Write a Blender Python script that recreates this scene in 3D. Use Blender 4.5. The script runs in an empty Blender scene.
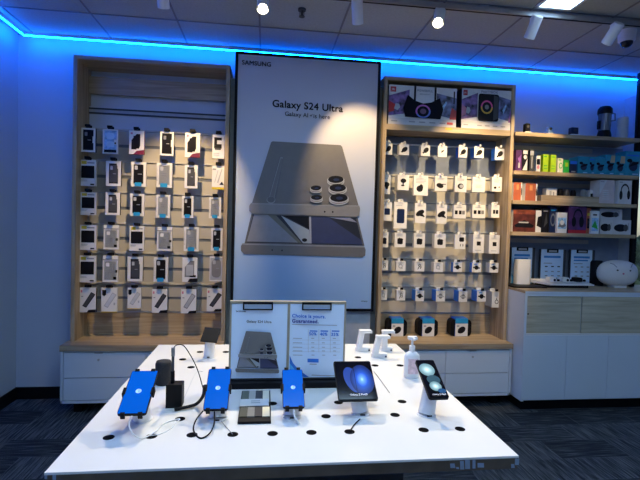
import bpy, math, random
from mathutils import Vector, Matrix
random.seed(7)
C = bpy.context.scene.collection
PI = math.pi
# ------------------------------------------------------------------ camera model (metres; back wall at y=0, floor z=0)
F = 451.246; YAW = .1203; PIT = .0291; ROL = .0272; CD = 3.999; CH = 1.5033
cy, sy, cp, sp = math.cos(YAW), math.sin(YAW), math.cos(PIT), math.sin(PIT)
FW = Vector((sy*cp, cy*cp, -sp)); R0 = Vector((cy, -sy, 0)); U0 = R0.cross(FW)
RT = R0*math.cos(ROL) + U0*math.sin(ROL); UP = -R0*math.sin(ROL) + U0*math.cos(ROL)
CAM = Vector((0, -CD, CH))
def ray(x, y): return FW + RT*((x-320)/F) + UP*((240-y)/F)
def aty(x, y, Y): d = ray(x, y); return CAM + d*((Y+CD)/d.y)
def atz(x, y, Z): d = ray(x, y); return CAM + d*((Z-CH)/d.z)
def atd(x, y, D): return CAM + ray(x, y)*D
def pr(P):
    d = P-CAM; z = d.dot(FW); return 320+F*d.dot(RT)/z, 240-F*d.dot(UP)/z

# ------------------------------------------------------------------ materials
MATS = {}
def node_mat(name):
    m = bpy.data.materials.new(name); m.use_nodes = True
    nt = m.node_tree; b = nt.nodes['Principled BSDF']; return m, nt, b
def mat(name, col, rough=.5, metal=0, var=.06, scale=18, spec=.5, trans=0, alpha=1, coat=0, emit=None, estr=0):
    if name in MATS: return MATS[name]
    m, nt, b = node_mat(name); N = nt.nodes; L = nt.links
    tc = N.new('ShaderNodeTexCoord'); nz = N.new('ShaderNodeTexNoise'); nz.inputs['Scale'].default_value = scale
    L.new(tc.outputs['Object'], nz.inputs['Vector'])
    r = N.new('ShaderNodeValToRGB')
    r.color_ramp.elements[0].position = .3; r.color_ramp.elements[1].position = .7
    r.color_ramp.elements[0].color = tuple(c*(1-var) for c in col)+(1,)
    r.color_ramp.elements[1].color = tuple(min(1, c*(1+var)) for c in col)+(1,)
    L.new(nz.outputs['Fac'], r.inputs['Fac']); L.new(r.outputs['Color'], b.inputs['Base Color'])
    b.inputs['Roughness'].default_value = rough; b.inputs['Metallic'].default_value = metal
    b.inputs['Specular IOR Level'].default_value = spec
    b.inputs['Transmission Weight'].default_value = trans; b.inputs['Alpha'].default_value = alpha
    b.inputs['Coat Weight'].default_value = coat
    if emit:
        b.inputs['Emission Color'].default_value = tuple(emit)+(1,); b.inputs['Emission Strength'].default_value = estr
    MATS[name] = m; return m
def wood(name, c0, c1, axis='X', rough=.45):
    m, nt, b = node_mat(name); N = nt.nodes; L = nt.links
    tc = N.new('ShaderNodeTexCoord'); mp = N.new('ShaderNodeMapping')
    mp.inputs['Scale'].default_value = {'X': (1.2, 22, 22), 'Z': (22, 22, 1.2)}[axis]
    L.new(tc.outputs['Object'], mp.inputs['Vector'])
    nz = N.new('ShaderNodeTexNoise'); nz.inputs['Scale'].default_value = 1.6; nz.inputs['Detail'].default_value = 6; nz.inputs['Distortion'].default_value = .8
    L.new(mp.outputs['Vector'], nz.inputs['Vector'])
    r = N.new('ShaderNodeValToRGB'); r.color_ramp.elements[0].position = .32; r.color_ramp.elements[1].position = .68
    r.color_ramp.elements[0].color = c0+(1,); r.color_ramp.elements[1].color = c1+(1,)
    L.new(nz.outputs['Fac'], r.inputs['Fac']); L.new(r.outputs['Color'], b.inputs['Base Color'])
    b.inputs['Roughness'].default_value = rough
    bp = N.new('ShaderNodeBump'); bp.inputs['Strength'].default_value = .08; L.new(nz.outputs['Fac'], bp.inputs['Height']); L.new(bp.outputs['Normal'], b.inputs['Normal'])
    MATS[name] = m; return m
OAKX = wood('oak_x', (.30, .22, .13), (.52, .41, .27), 'X')
OAKZ = wood('oak_z', (.30, .22, .13), (.52, .41, .27), 'Z')
OAKG = wood('oak_grey', (.42, .38, .27), (.62, .57, .43), 'X')
def carpet():
    m, nt, b = node_mat('carpet'); N = nt.nodes; L = nt.links
    tc = N.new('ShaderNodeTexCoord'); mp = N.new('ShaderNodeMapping'); mp.inputs['Rotation'].default_value = (0, 0, 0)
    L.new(tc.outputs['Object'], mp.inputs['Vector'])
    br = N.new('ShaderNodeTexBrick'); br.offset = .37; br.inputs['Scale'].default_value = 1
    br.inputs['Brick Width'].default_value = .50; br.inputs['Row Height'].default_value = .25; br.inputs['Mortar Size'].default_value = .003
    br.inputs['Color1'].default_value = (0, 0, 0, 1); br.inputs['Color2'].default_value = (1, 1, 1, 1); br.inputs['Mortar'].default_value = (1, 1, 1, 1)
    L.new(mp.outputs['Vector'], br.inputs['Vector'])
    # stripes running along the planks and across them
    def stripes(sc, seed):
        mm = N.new('ShaderNodeMapping'); mm.inputs['Scale'].default_value = sc; mm.inputs['Location'].default_value = (seed, seed, 0)
        L.new(tc.outputs['Object'], mm.inputs['Vector'])
        n = N.new('ShaderNodeTexNoise'); n.inputs['Scale'].default_value = 1; n.inputs['Detail'].default_value = 2
        L.new(mm.outputs['Vector'], n.inputs['Vector']); return n
    s1 = stripes((5, 95, 1), 3); s2 = stripes((95, 5, 1), 9); fine = stripes((220, 220, 1), 5)
    st = N.new('ShaderNodeMix'); st.data_type = 'FLOAT'
    gt = N.new('ShaderNodeMath'); gt.operation = 'GREATER_THAN'; gt.inputs[1].default_value = .55
    L.new(br.outputs['Color'], gt.inputs[0]); L.new(gt.outputs[0], st.inputs['Factor'])
    L.new(s1.outputs['Fac'], st.inputs[2]); L.new(s2.outputs['Fac'], st.inputs[3])
    a = N.new('ShaderNodeMath'); a.operation = 'MULTIPLY_ADD'; a.inputs[1].default_value = .17; L.new(br.outputs['Color'], a.inputs[0]); sm_ = N.new('ShaderNodeMath'); sm_.operation = 'MULTIPLY_ADD'; sm_.inputs[1].default_value = .95; sm_.inputs[2].default_value = .02; L.new(st.outputs[0], sm_.inputs[0]); L.new(sm_.outputs[0], a.inputs[2])
    a2 = N.new('ShaderNodeMath'); a2.operation = 'MULTIPLY_ADD'; a2.inputs[1].default_value = .5; L.new(fine.outputs['Fac'], a2.inputs[0]); L.new(a.outputs[0], a2.inputs[2])
    r = N.new('ShaderNodeValToRGB'); e = r.color_ramp.elements
    e[0].position = .48; e[0].color = (.012, .015, .021, 1); e[1].position = 1.08; e[1].color = (.13, .145, .155, 1)
    k = r.color_ramp.elements.new(.8); k.color = (.032, .038, .046, 1)
    L.new(a2.outputs[0], r.inputs['Fac']); L.new(r.outputs['Color'], b.inputs['Base Color'])
    b.inputs['Roughness'].default_value = .95; b.inputs['Specular IOR Level'].default_value = .15
    bp = N.new('ShaderNodeBump'); bp.inputs['Strength'].default_value = .4; bp.inputs['Distance'].default_value = .004
    L.new(fine.outputs['Fac'], bp.inputs['Height']); L.new(bp.outputs['Normal'], b.inputs['Normal'])
    return m
CARPET = carpet()
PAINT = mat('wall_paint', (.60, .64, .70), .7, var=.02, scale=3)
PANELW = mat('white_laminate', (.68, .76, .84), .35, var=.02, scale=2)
CREAM = mat('slat_cream', (.50, .48, .43), .5, var=.05, scale=5)
HOLE = mat('cable_hole_black', (.006, .006, .007), .8, spec=.02)
TABLEW = mat('table_white', (.80, .79, .77), .16, var=.015, scale=4, spec=.5)
EDGE = mat('table_edge', (.12, .088, .06), .5, var=.2)
WHITE = mat('white_print', (.78, .78, .78), .45, var=.02)
WPLA = mat('white_plastic', (.80, .81, .83), .3, var=.01)
CARD = mat('grey_card', (.60, .61, .64), .5, var=.03)
BLACK = mat('black_plastic', (.008, .008, .010), .5, var=.2, spec=.12)
DGREY = mat('dark_grey', (.05, .052, .06), .5)
SLOT = mat('slot_grey', (.16, .18, .22), .5)
MGREY = mat('mid_grey', (.22, .22, .23), .4)
LGREY = mat('light_grey', (.45, .47, .5), .45)
METAL = mat('brushed_metal', (.5, .51, .53), .3, metal=.9)
RAILM = mat('track_rail', (.42, .43, .45), .35, metal=.5)
CEIL = mat('ceiling_tile', (.43, .47, .46), .9, var=.07, scale=60)
TBAR = mat('ceiling_tbar', (.2, .2, .2), .6)
BLUE = mat('carrier_blue', (.015, .16, .72), .4, var=.03)
CYAN = mat('tab_blue', (.02, .30, .62), .4)
TEAL = mat('teal_box', (.02, .28, .46), .4, var=.1, scale=30)
RED = mat('red_print', (.55, .02, .03), .4)
DRED = mat('dark_red', (.16, .01, .03), .4)
YEL = mat('yellow_print', (.65, .5, .03), .4)
LIME = mat('lime_box', (.38, .60, .02), .4)
GREEN = mat('green_box', (.03, .42, .06), .4)
ORANGE = mat('orange_box', (.42, .11, .05), .4, var=.1)
PURPLE = mat('purple_box', (.09, .025, .12), .4, var=.35, scale=14)
VIOLET = mat('violet_print', (.30, .12, .42), .4, var=.3, scale=20)
PINK = mat('pink_print', (.6, .2, .3), .4, var=.2)
SKYB = mat('sky_print', (.30, .52, .78), .4, var=.3, scale=40)
NAVY = mat('navy_print', (.01, .02, .07), .3)
INK = mat('ink', (.006, .006, .010), .55, spec=.25)
GREYINK = mat('grey_ink', (.3, .32, .36), .5)
TITAN = mat('titanium_print', (.165, .16, .155), .45, var=.04)
TITAN2 = mat('titanium_edge_print', (.13, .13, .135), .45, var=.04)
TITAN3 = mat('titanium_light_print', (.3, .3, .3), .45)
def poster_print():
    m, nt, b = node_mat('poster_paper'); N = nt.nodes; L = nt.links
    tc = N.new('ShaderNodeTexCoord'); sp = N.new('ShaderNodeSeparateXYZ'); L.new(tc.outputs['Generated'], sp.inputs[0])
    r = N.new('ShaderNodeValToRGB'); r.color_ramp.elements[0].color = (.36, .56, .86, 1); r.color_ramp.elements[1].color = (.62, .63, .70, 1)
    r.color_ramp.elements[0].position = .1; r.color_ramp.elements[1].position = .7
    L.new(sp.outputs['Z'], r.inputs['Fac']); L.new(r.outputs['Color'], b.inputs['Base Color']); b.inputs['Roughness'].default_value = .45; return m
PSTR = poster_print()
SAGE = mat('green_grey', (.12, .15, .14), .5)
TAN = mat('tan_print', (.5, .42, .28), .5)
SCREENB = mat('phone_screen_blue', (.0, .04, .3), .15, emit=(.0, .14, .66), estr=.6, var=.08, scale=9)
SCREENG = mat('screen_globe', (.3, .5, .9), .2, emit=(.35, .62, 1.), estr=.7)
SCREENW = mat('screen_white', (.8, .8, .9), .2, emit=(.8, .85, 1.), estr=.6)
SCREENK = mat('screen_black', (.003, .003, .008), .1)
CLEAR = mat('clear_plastic', (.75, .78, .8), .12, trans=.8, var=.01)
DIFF = mat('light_diffuser', (.9, .9, .9), .5, emit=(.50, .75, 1.), estr=7.0)
LED = mat('led_blue', (.02, .2, .8), .4, emit=(.001, .125, 1.), estr=80)
LAMP = mat('spot_lens', (1, .9, .7), .4, emit=(1., .86, .6), estr=40)
def gradient_mat(name, stops, emit=0, kind='LINEAR', rough=.2):
    m, nt, b = node_mat(name); N = nt.nodes; L = nt.links
    tc = N.new('ShaderNodeTexCoord'); g = N.new('ShaderNodeTexGradient'); g.gradient_type = kind
    L.new(tc.outputs['UV'], g.inputs['Vector']); r = N.new('ShaderNodeValToRGB')
    e = r.color_ramp.elements
    while len(e) < len(stops): e.new(.5)
    for k, (p, c) in zip(e, stops): k.position = p; k.color = c+(1,)
    L.new(g.outputs['Fac'], r.inputs['Fac']); L.new(r.outputs['Color'], b.inputs['Base Color']); b.inputs['Roughness'].default_value = rough
    if emit: L.new(r.outputs['Color'], b.inputs['Emission Color']); b.inputs['Emission Strength'].default_value = emit
    return m
ORB = gradient_mat('orb_blue', [(0, (.004, .012, .08)), (.35, (.012, .07, .42)), (.75, (.12, .3, .85)), (1, (.35, .6, 1.))], .75, 'QUADRATIC_SPHERE')
ORBT = gradient_mat('orb_teal', [(0, (.12, .22, .24)), (.4, (.35, .5, .5)), (1, (.8, .88, .85))], .62, 'QUADRATIC_SPHERE')

# ------------------------------------------------------------------ mesh builder
class M:
    def __init__(s): s.v = []; s.f = []; s.mi = []; s.sm = []; s.mats = []; s.uv = {}
    def m(s, mt):
        if mt not in s.mats: s.mats.append(mt)
        return s.mats.index(mt)
    def add(s, vs, fs, mt, smooth=False):
        o = len(s.v); s.v += [Vector(p) for p in vs]; k = s.m(mt)
        for f in fs: s.f.append([i+o for i in f]); s.mi.append(k); s.sm.append(smooth)
        return s
    def box(s, x0, x1, y0, y1, z0, z1, mt, front=None):
        vs = [(x0,y0,z0),(x1,y0,z0),(x1,y1,z0),(x0,y1,z0),(x0,y0,z1),(x1,y0,z1),(x1,y1,z1),(x0,y1,z1)]
        s.add(vs, [(3,2,1,0),(4,5,6,7),(1,2,6,5),(2,3,7,6),(3,0,4,7)], mt); s.add(vs, [(0,1,5,4)], front or mt); return s
    def rbox(s, x0, x1, y0, y1, z0, z1, mt, r=.01, n=4, axis='z', smooth=True):
        """box with its four edges along one axis rounded"""
        if axis == 'z': a0,a1,b0,b1,c0,c1 = x0,x1,y0,y1,z0,z1; f = lambda a,b,c: (a,b,c)
        elif axis == 'y': a0,a1,b0,b1,c0,c1 = z0,z1,x0,x1,y0,y1; f = lambda a,b,c: (b,c,a)
        else: a0,a1,b0,b1,c0,c1 = y0,y1,z0,z1,x0,x1; f = lambda a,b,c: (c,a,b)
        ring = []
        for (ca, cb, t0) in ((a1-r,b1-r,0),(a0+r,b1-r,PI/2),(a0+r,b0+r,PI),(a1-r,b0+r,PI*1.5)):
            for i in range(n+1): t = t0+PI/2*i/n; ring.append((ca+r*math.cos(t), cb+r*math.sin(t)))
        k = len(ring); vs = [f(a,b,c0) for a,b in ring]+[f(a,b,c1) for a,b in ring]
        s.add(vs, [(i,(i+1)%k,(i+1)%k+k,i+k) for i in range(k)], mt, smooth)
        s.add(vs, [tuple(range(k-1,-1,-1)), tuple(range(k,2*k))], mt); return s
    def poly(s, pts, mt): return s.add(pts, [tuple(range(len(pts)))], mt)
    def cyl(s, p0, p1, r0, mt, r1=None, n=20, caps=True):
        p0, p1 = Vector(p0), Vector(p1); r1 = r0 if r1 is None else r1
        d = (p1-p0).normalized(); a = d.orthogonal().normalized(); b = d.cross(a)
        vs = [p+(a*math.cos(2*PI*i/n)+b*math.sin(2*PI*i/n))*r for p, r in ((p0,r0),(p1,r1)) for i in range(n)]
        s.add(vs, [(i,(i+1)%n,(i+1)%n+n,i+n) for i in range(n)], mt, True)
        if caps: s.add(vs, [tuple(range(n-1,-1,-1)), tuple(range(n,2*n))], mt)
        return s
    def tube(s, path, r, mt, n=8):
        P = [Vector(p) for p in path]; vs = []; ref = None
        for i, p in enumerate(P):
            d = (P[min(i+1,len(P)-1)]-P[max(i-1,0)]).normalized()
            if ref is None: ref = d.orthogonal().normalized()
            ref = (ref-d*ref.dot(d)).normalized(); b = d.cross(ref)
            vs += [p+(ref*math.cos(2*PI*k/n)+b*math.sin(2*PI*k/n))*r for k in range(n)]
        fs = [(i*n+k, i*n+(k+1)%n, (i+1)*n+(k+1)%n, (i+1)*n+k) for i in range(len(P)-1) for k in range(n)]
        s.add(vs, fs, mt, True); m = (len(P)-1)*n
        s.add(vs, [tuple(range(n-1,-1,-1)), tuple(range(m,m+n))], mt); return s
    def lathe(s, c, prof, mt, n=28, sx=1, sy=1):
        c = Vector(c); vs = []
        for r, z in prof: vs += [c+Vector((sx*r*math.cos(2*PI*k/n), sy*r*math.sin(2*PI*k/n), z)) for k in range(n)]
        fs = [(i*n+k, i*n+(k+1)%n, (i+1)*n+(k+1)%n, (i+1)*n+k) for i in range(len(prof)-1) for k in range(n)]
        s.add(vs, fs, mt, True); m = (len(prof)-1)*n
        s.add(vs, [tuple(range(n-1,-1,-1)), tuple(range(m,m+n))], mt); return s
    def build(s, name, parent=None, base=None, bevel=0, local=False):
        me = bpy.data.meshes.new(name)
        o = bpy.data.objects.new(name, me); C.objects.link(o)
        org = Vector((0,0,0))
        if not local:
            if parent is not None:
                org = ORG[parent.name]
            elif base is not None: org = Vector(base); o.location = org
        ORG[o.name] = org
        me.from_pydata([tuple(v-org) for v in s.v], [], s.f)
        for k in s.mats: me.materials.append(k)
        me.polygons.foreach_set('material_index', s.mi); me.polygons.foreach_set('use_smooth', s.sm)
        if s.uv:
            uv = me.uv_layers.new(name='UVMap')
            for fi, cs in s.uv.items():
                p = me.polygons[fi]
                for li, c in zip(p.loop_indices, cs): uv.data[li].uv = c
        me.update()
        if parent is not None: o.parent = parent
        if bevel:
            b = o.modifiers.new('Bevel', 'BEVEL'); b.width = bevel; b.segments = 2; b.limit_method = 'ANGLE'
        return o
ORG = {}
def thing(name, label, cat, base, group=None, rot=(0,0,0)):
    o = bpy.data.objects.new(name, None); C.objects.link(o); o.empty_display_size = .05
    o.location = base; o.rotation_euler = rot; ORG[o.name] = Vector(base)
    return tag(o, label, cat, group)
def tag(o, label, cat, group=None):
    o['label'] = label; o['category'] = cat
    if group: o['group'] = group
    return o
def structure(o): o['kind'] = 'structure'; return o
# art drawn on a rectangle facing the room: unit coordinates -> world
class Face:
    """a printed face: o lower-left corner, U and V full edge vectors, n outward normal"""
    def __init__(s, o, U, V, n=None):
        s.o = Vector(o); s.U = Vector(U); s.V = Vector(V); s.n = (n or s.U.cross(s.V)).normalized(); s.k = 0
    def p(s, u, v, k): return s.o+s.U*u+s.V*v+s.n*(.0006*k)
    def poly(s, m, pts, mt):
        s.k += 1; m.poly([s.p(u, v, s.k) for u, v in pts], mt)
    def rect(s, m, u0, v0, u1, v1, mt): s.poly(m, [(u0,v0),(u1,v0),(u1,v1),(u0,v1)], mt)
    def rrect(s, m, u0, v0, u1, v1, mt, r=.1):
        a = s.U.length/s.V.length; pts = []; rv = r*a
        for (cu, cv, t0) in ((u1-r,v1-rv,0),(u0+r,v1-rv,PI/2),(u0+r,v0+rv,PI),(u1-r,v0+rv,PI*1.5)):
            for i in range(5): t = t0+PI/2*i/4; pts.append((cu+r*math.cos(t), cv+rv*math.sin(t)))
        s.poly(m, pts, mt)
    def ell(s, m, cu, cv, ru, rv, mt, n=20, rot=0, uv=False):
        pts = []; uvs = []
        for i in range(n):
            t = 2*PI*i/n; x, y = ru*math.cos(t), rv*math.sin(t)
            pts.append((cu+x*math.cos(rot)-y*math.sin(rot), cv+x*math.sin(rot)+y*math.cos(rot))); uvs.append((.9*math.cos(t), .9*math.sin(t)))
        s.poly(m, pts, mt)
        if uv: m.uv[len(m.f)-1] = uvs
    def ring(s, m, cu, cv, ru, rv, w, mt, n=24, t0=0, t1=2*PI):
        s.k += 1
        for i in range(n):
            a, b = t0+(t1-t0)*i/n, t0+(t1-t0)*(i+1)/n
            m.poly([s.p(cu+ru*k*math.cos(t), cv+rv*k*math.sin(t), s.k) for k, t in ((1,a),(1,b),(1-w,b),(1-w,a))], mt)
    def lines(s, m, u0, v0, u1, v1, n, mt, h=.35):
        s.k += 1; d = (v1-v0)/n
        for i in range(n):
            e = u1-(u1-u0)*random.uniform(0, .25); y = v0+d*(i+.3)
            m.poly([s.p(u0,y,s.k), s.p(e,y,s.k), s.p(e,y+d*h,s.k), s.p(u0,y+d*h,s.k)], mt)
def lettering(body, mt, face, u0, vc, u1, parent, name='lettering', bold=0, maxv=None, label=None):
    """text set on a Face, scaled to run from u0 to u1 and centred on height vc"""
    cu = bpy.data.curves.new(name, 'FONT'); cu.body = body; cu.size = 1; cu.bevel_depth = bold*.8; cu.bevel_resolution = 1; cu.space_character = 1+bold*2
    o = bpy.data.objects.new(name, cu); C.objects.link(o); bpy.context.view_layer.update()
    me = bpy.data.meshes.new_from_object(o.evaluated_get(bpy.context.evaluated_depsgraph_get()))
    C.objects.unlink(o); bpy.data.objects.remove(o)
    xs = [v.co.x for v in me.vertices]; ys = [v.co.y for v in me.vertices]
    k = (u1-u0)*face.U.length/(max(xs)-min(xs)); x0 = min(xs); yc = (0+max(ys))/2
    org = ORG[parent.name]; Un, Vn = face.U.normalized(), face.V.normalized(); face.k += 1
    for v in me.vertices:
        v.co = face.p(u0, vc, face.k)+Un*((v.co.x-x0)*k)+Vn*((v.co.y-yc)*k)+face.n*((v.co.z+bold*.8)*k*.5)-org
    me.materials.clear(); me.materials.append(mt); me.name = name
    me.polygons.foreach_set('use_smooth', [False]*len(me.polygons)); me.update()
    o = bpy.data.objects.new(name, me); C.objects.link(o); o.parent = parent; ORG[o.name] = org
    return o
ORD = ['first', 'second', 'third', 'fourth', 'fifth', 'sixth', 'seventh', 'eighth']

# ================================================================== ROOM
XC = -2.037; H = 3.0; XR = 5.2; YF = -7.0
structure(M().box(XC-.1, XR+.1, YF-.1, .1, -.1, 0, CARPET).build('floor'))
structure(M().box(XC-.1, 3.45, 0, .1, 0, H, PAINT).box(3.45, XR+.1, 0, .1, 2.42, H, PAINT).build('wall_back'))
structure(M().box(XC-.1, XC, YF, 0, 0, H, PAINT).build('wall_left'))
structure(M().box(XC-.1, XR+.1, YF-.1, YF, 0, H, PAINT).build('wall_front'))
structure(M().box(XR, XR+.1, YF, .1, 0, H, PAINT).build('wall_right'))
structure(M().box(XC, 3.40, -.012, 0, 0, .099, BLACK).build('baseboard_back'))
structure(M().box(XC, XC+.012, YF, -.012, 0, .099, BLACK).build('baseboard_left'))
ce = M().box(XC-.1, XR+.1, YF-.1, .1, H, H+.1, CEIL)
T = .605
for i in range(-1, 12):
    x = -1.29+T*i
    if x > XC: ce.box(x-.007, x+.007, YF, 0, H-.003, H, TBAR)
for j in range(0, 11):
    y = -.515-T*j
    if y > YF: ce.box(XC, XR, y-.007, y+.007, H-.004, H, TBAR)
structure(ce.build('ceiling'))
# the end of the back wall: a window with a dark post, and what stands outside it
structure(M().box(3.45, XR, 0, .1, 0, .95, PAINT).build('wall_window'))
structure(M().box(3.385, 3.43, -.18, -.15, 0, H, BLACK).build('trim_1'))
w1 = structure(M().box(3.45, XR, .02, .08, .95, 1.0, DGREY).box(3.45, XR, .02, .08, 2.37, 2.42, DGREY).box(3.45, 3.48, .02, .08, 1.0, 2.37, DGREY).box(4.3, 4.35, .02, .08, 1.0, 2.37, DGREY).build('window_1'))
M().box(3.48, XR, .046, .052, 1.0, 2.37, mat('window_glass', (.9, .95, .97), .02, trans=1, var=0)).build('glass', w1)
structure(M().box(-8, 20, .2, 14, -.12, -.02, mat('asphalt', (.22, .22, .23), .9)).build('ground'))
hedge = M()
for i in range(260):
    x, y, z = 3.4+random.random()*7, 2.2+random.random()*1.0, random.random()*1.35
    r = .16; a, b2 = random.random()*6, random.random()*6
    hedge.lathe((x, y, z-.1), [(.02, 0), (r, .1), (r*.9, .2), (.02, .3)], mat('hedge_leaf', (.03, .07, .03), .8, var=.5), n=6)
tag(hedge.build('hedge', base=(6.9, 2.7, 0)), 'dark clipped hedge outside the window at the right edge', 'hedge')

# LED strip round the wall top
t = thing('led_strip', 'glowing cyan-blue strip light along the top of the walls', 'strip light', (XC, 0, H))
M().box(XC+.076, 5.1, -.084, -.076, 2.966, 2.974, LED).build('light_run', t)
M().box(XC+.070, 5.1, -.086, -.074, 2.975, H, WPLA).build('channel', t)
M().box(XC+.076, XC+.084, YF, -.085, 2.966, 2.974, LED).build('light_run', t)
M().box(XC+.074, XC+.086, YF, -.087, 2.975, H, WPLA).build('channel', t)

# ceiling panels
def troffer(x0, x1, y0, y1, label):
    t = thing('ceiling_light', label, 'ceiling light', ((x0+x1)/2, (y0+y1)/2, H), 'recessed ceiling lights')
    M().box(x0, x1, y0, y0+.02, H-.012, H, WPLA).box(x0, x1, y1-.02, y1, H-.012, H, WPLA).box(x0, x0+.02, y0, y1, H-.012, H, WPLA).box(x1-.02, x1, y0, y1, H-.012, H, WPLA).build('frame', t)
    M().box(x0+.02, x1-.02, y0+.02, y1-.02, H-.008, H-.002, DIFF).build('diffuser', t)
troffer(1.73, 1.99, -2.35, -1.155, 'white recessed ceiling light panel at the top edge, above the track rail')
for x, y, n in ((-.05, -3.1, 'left of the camera'), (.55, -3.1, 'over the table'), (2.7, -2.9, 'added fill toward the right wall'), (-.1, -5.0, 'at the rear left'), (.9, -5.2, 'at the rear middle')):  # right-hand panel is an unseen fill, added to brighten the counter and carpet
    troffer(x-.29, x+.29, y-.59, y+.59, 'square-edged ceiling light panel outside the photo, '+n)

# track rail and heads
RY = -1.105
t = thing('track_rail', 'long grey lighting track rail fixed under the ceiling', 'track rail', (.9, RY, H))
M().box(-1.6, 3.6, RY-.018, RY+.018, 2.955, 2.985, RAILM).box(-1.6, 3.6, RY-.007, RY+.007, 2.953, 2.956, BLACK).build('rail', t)
for x in (-1.2, .3, 1.4, 2.9): M().box(x-.03, x+.03, RY-.02, RY+.02, 2.985, H, RAILM).build('rail_clip', t)
def head(x, tgt, lit, label, power, cone=44, z=2.915, col=(1., .69, .34)):
    piv = Vector((x, RY+.0, z)); d = (Vector(tgt)-piv).normalized()
    t = thing('track_spotlight', label, 'spotlight', (x, RY, 2.955), 'cylindrical track spotlights')
    M().box(x-.03, x+.03, RY-.014, RY+.014, 2.935, 2.955, WPLA).cyl((x, RY, 2.94), piv, .009, WPLA, n=10).build('adapter', t)
    a, b = piv-d*.045, piv+d*.095
    M().cyl(a, b, .036, WPLA, n=24, caps=False).cyl(a-d*.004, a, .030, WPLA, r1=.036, n=24).cyl(b-d*.02, b-d*.018, .0355, BLACK, n=24).build('housing', t)
    M().cyl(b-d*.012, b-d*.006, .026, LAMP if lit else mat('lens_dim', (.5, .45, .35), .2), n=20).build('lens', t)
    L = bpy.data.lights.new('spot_lamp', 'SPOT'); L.energy = power; L.color = col; L.spot_size = math.radians(cone); L.spot_blend = .6; L.shadow_soft_size = .02
    o = bpy.data.objects.new('spot_lamp', L); C.objects.link(o); o.parent = t
    o.location = b+d*.012-Vector((x, RY, 2.955)); o.rotation_euler = d.to_track_quat('-Z', 'Y').to_euler()
WARM = (1., .69, .34); NEUT = (1., .83, .58)
head(-.66, (-.70, -.1, 1.5), False, 'white cylinder spotlight hanging above the left bay of phone cases', 125, 54)
head(-.05, (-.05, -2.35, .9), True, 'glowing spotlight above the top left corner of the large poster', 130, 62, col=NEUT)
head(.55, (.86, -.1, 1.72), False, 'grey unlit-looking cylinder spotlight above the middle of the large poster', 80, 58)
head(1.10, (.35, -2.45, .9), True, 'glowing spotlight above the boxed boombox speaker', 130, 62, col=NEUT)
head(1.77, (1.70, -.1, 1.6), False, 'tilted white cylinder spotlight below the lit ceiling panel', 125, 60)
head(2.36, (2.22, -.1, 1.9), False, 'tilted white cylinder spotlight beside the dome camera, rightmost on the rail', 85, 50)
# sprinkler and dome camera
p = atz(302, 9, 3.0); p = Vector((p.x, p.y, 3.0))
t = thing('sprinkler_head', 'small black fire sprinkler head on the ceiling above the poster', 'sprinkler', p)
M().cyl(p, p-Vector((0,0,.012)), .028, DGREY).cyl(p-Vector((0,0,.012)), p-Vector((0,0,.05)), .009, DGREY).build('body', t)
M().cyl(p-Vector((0,0,.05)), p-Vector((0,0,.054)), .02, DGREY).box(p.x-.016, p.x-.012, p.y-.003, p.y+.003, p.z-.05, p.z-.012, DGREY).box(p.x+.012, p.x+.016, p.y-.003, p.y+.003, p.z-.05, p.z-.012, DGREY).build('deflector', t)
p = Vector((2.60, -.93, 3.0))
t = thing('dome_camera', 'white dome security camera on the ceiling at the top right', 'camera', p)
M().lathe(p-Vector((0,0,.08)), [(.045, 0), (.056, .01), (.058, .05), (.062, .08)], WPLA).build('housing', t)
M().lathe(p-Vector((0,0,.118)), [(.005, 0), (.026, .006), (.038, .02), (.042, .04)], mat('smoked_dome', (.01, .012, .03), .08)).build('dome', t)

# ================================================================== BAYS
def bay(x0, x1, zt, which, label):
    """timber display bay: frame, slatted back board, hooks added later"""
    t = thing('display_bay', label, 'display bay', ((x0+x1)/2, -.15, .55))
    th = .03; yf = -.28
    M().box(x0, x0+th, yf, 0, .55, zt, OAKZ).build('side_panel', t, bevel=.001)
    M().box(x1-th, x1, yf, 0, .55, zt, OAKZ).build('side_panel', t, bevel=.001)
    M().box(x0+th, x1-th, yf, 0, zt-th, zt, OAKX).build('top_panel', t, bevel=.001)
    zb = .735
    M().box(x0+th, x1-th, -.03, -.012, .55, zb, OAKX).build('lower_back_panel', t)
    return t, zb
b1, zb1 = bay(-1.501, -.312, 2.777, 1, 'left oak display bay full of hanging phone cases')
b2, zb2 = bay(.955, 2.122, 2.777, 2, 'right oak display bay of small accessory boxes with speakers on top')
M().box(-1.471, -.342, -.05, -.02, 2.55, 2.69, OAKX).build('header_board', b1)
ROW1 = []  # z of top of each row (left bay)
for px, py in ((88,128),(88,160),(88,192.5),(88,225),(88,255.7),(88,287.7)): ROW1.append(aty(px, py, -.17).z+.02)
sb = M().box(-1.471, -.342, -.03, -.014, zb1, 2.45, PAINT)
ROW2 = [aty(388, y, -.17).z+.02 for y in (143.4, 175.5, 202.5, 232.3, 261, 290)]
def slats(b, x0, x1, rows, ztop):
    m = M()
    zs = [ztop]+rows
    for i, z in enumerate(rows):
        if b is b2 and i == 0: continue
        lo = rows[i+1] if i < 5 else .745
        h = z-lo
        m.box(x0, x1, -.040, -.030, z-h*.46, z-.012, CREAM)
        m.box(x0, x1, -.040, -.030, lo+.004, z-h*.56, CREAM)
        m.box(x0, x1, -.034, -.030, z-h*.56, z-h*.46, SLOT)
    m.build('slat_board', b)
    for z in rows:
        M().box(x0+.04, x1-.03, -.052, -.040, z-.006, z+.008, mat('clear_rail', (.55, .54, .5), .25)).build('slat_rail', b)
sb.build('back_board', b1); slats(b1, -1.471, -.342, ROW1, 2.3)
M().box(-1.471, -.342, -.045, -.030, 2.425, 2.437, DGREY).box(-1.471, -.342, -.036, -.03, 2.40, 2.425, LGREY).box(-1.471, -.342, -.045, -.030, 2.388, 2.400, DGREY).build('upper_rail', b1)
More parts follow.
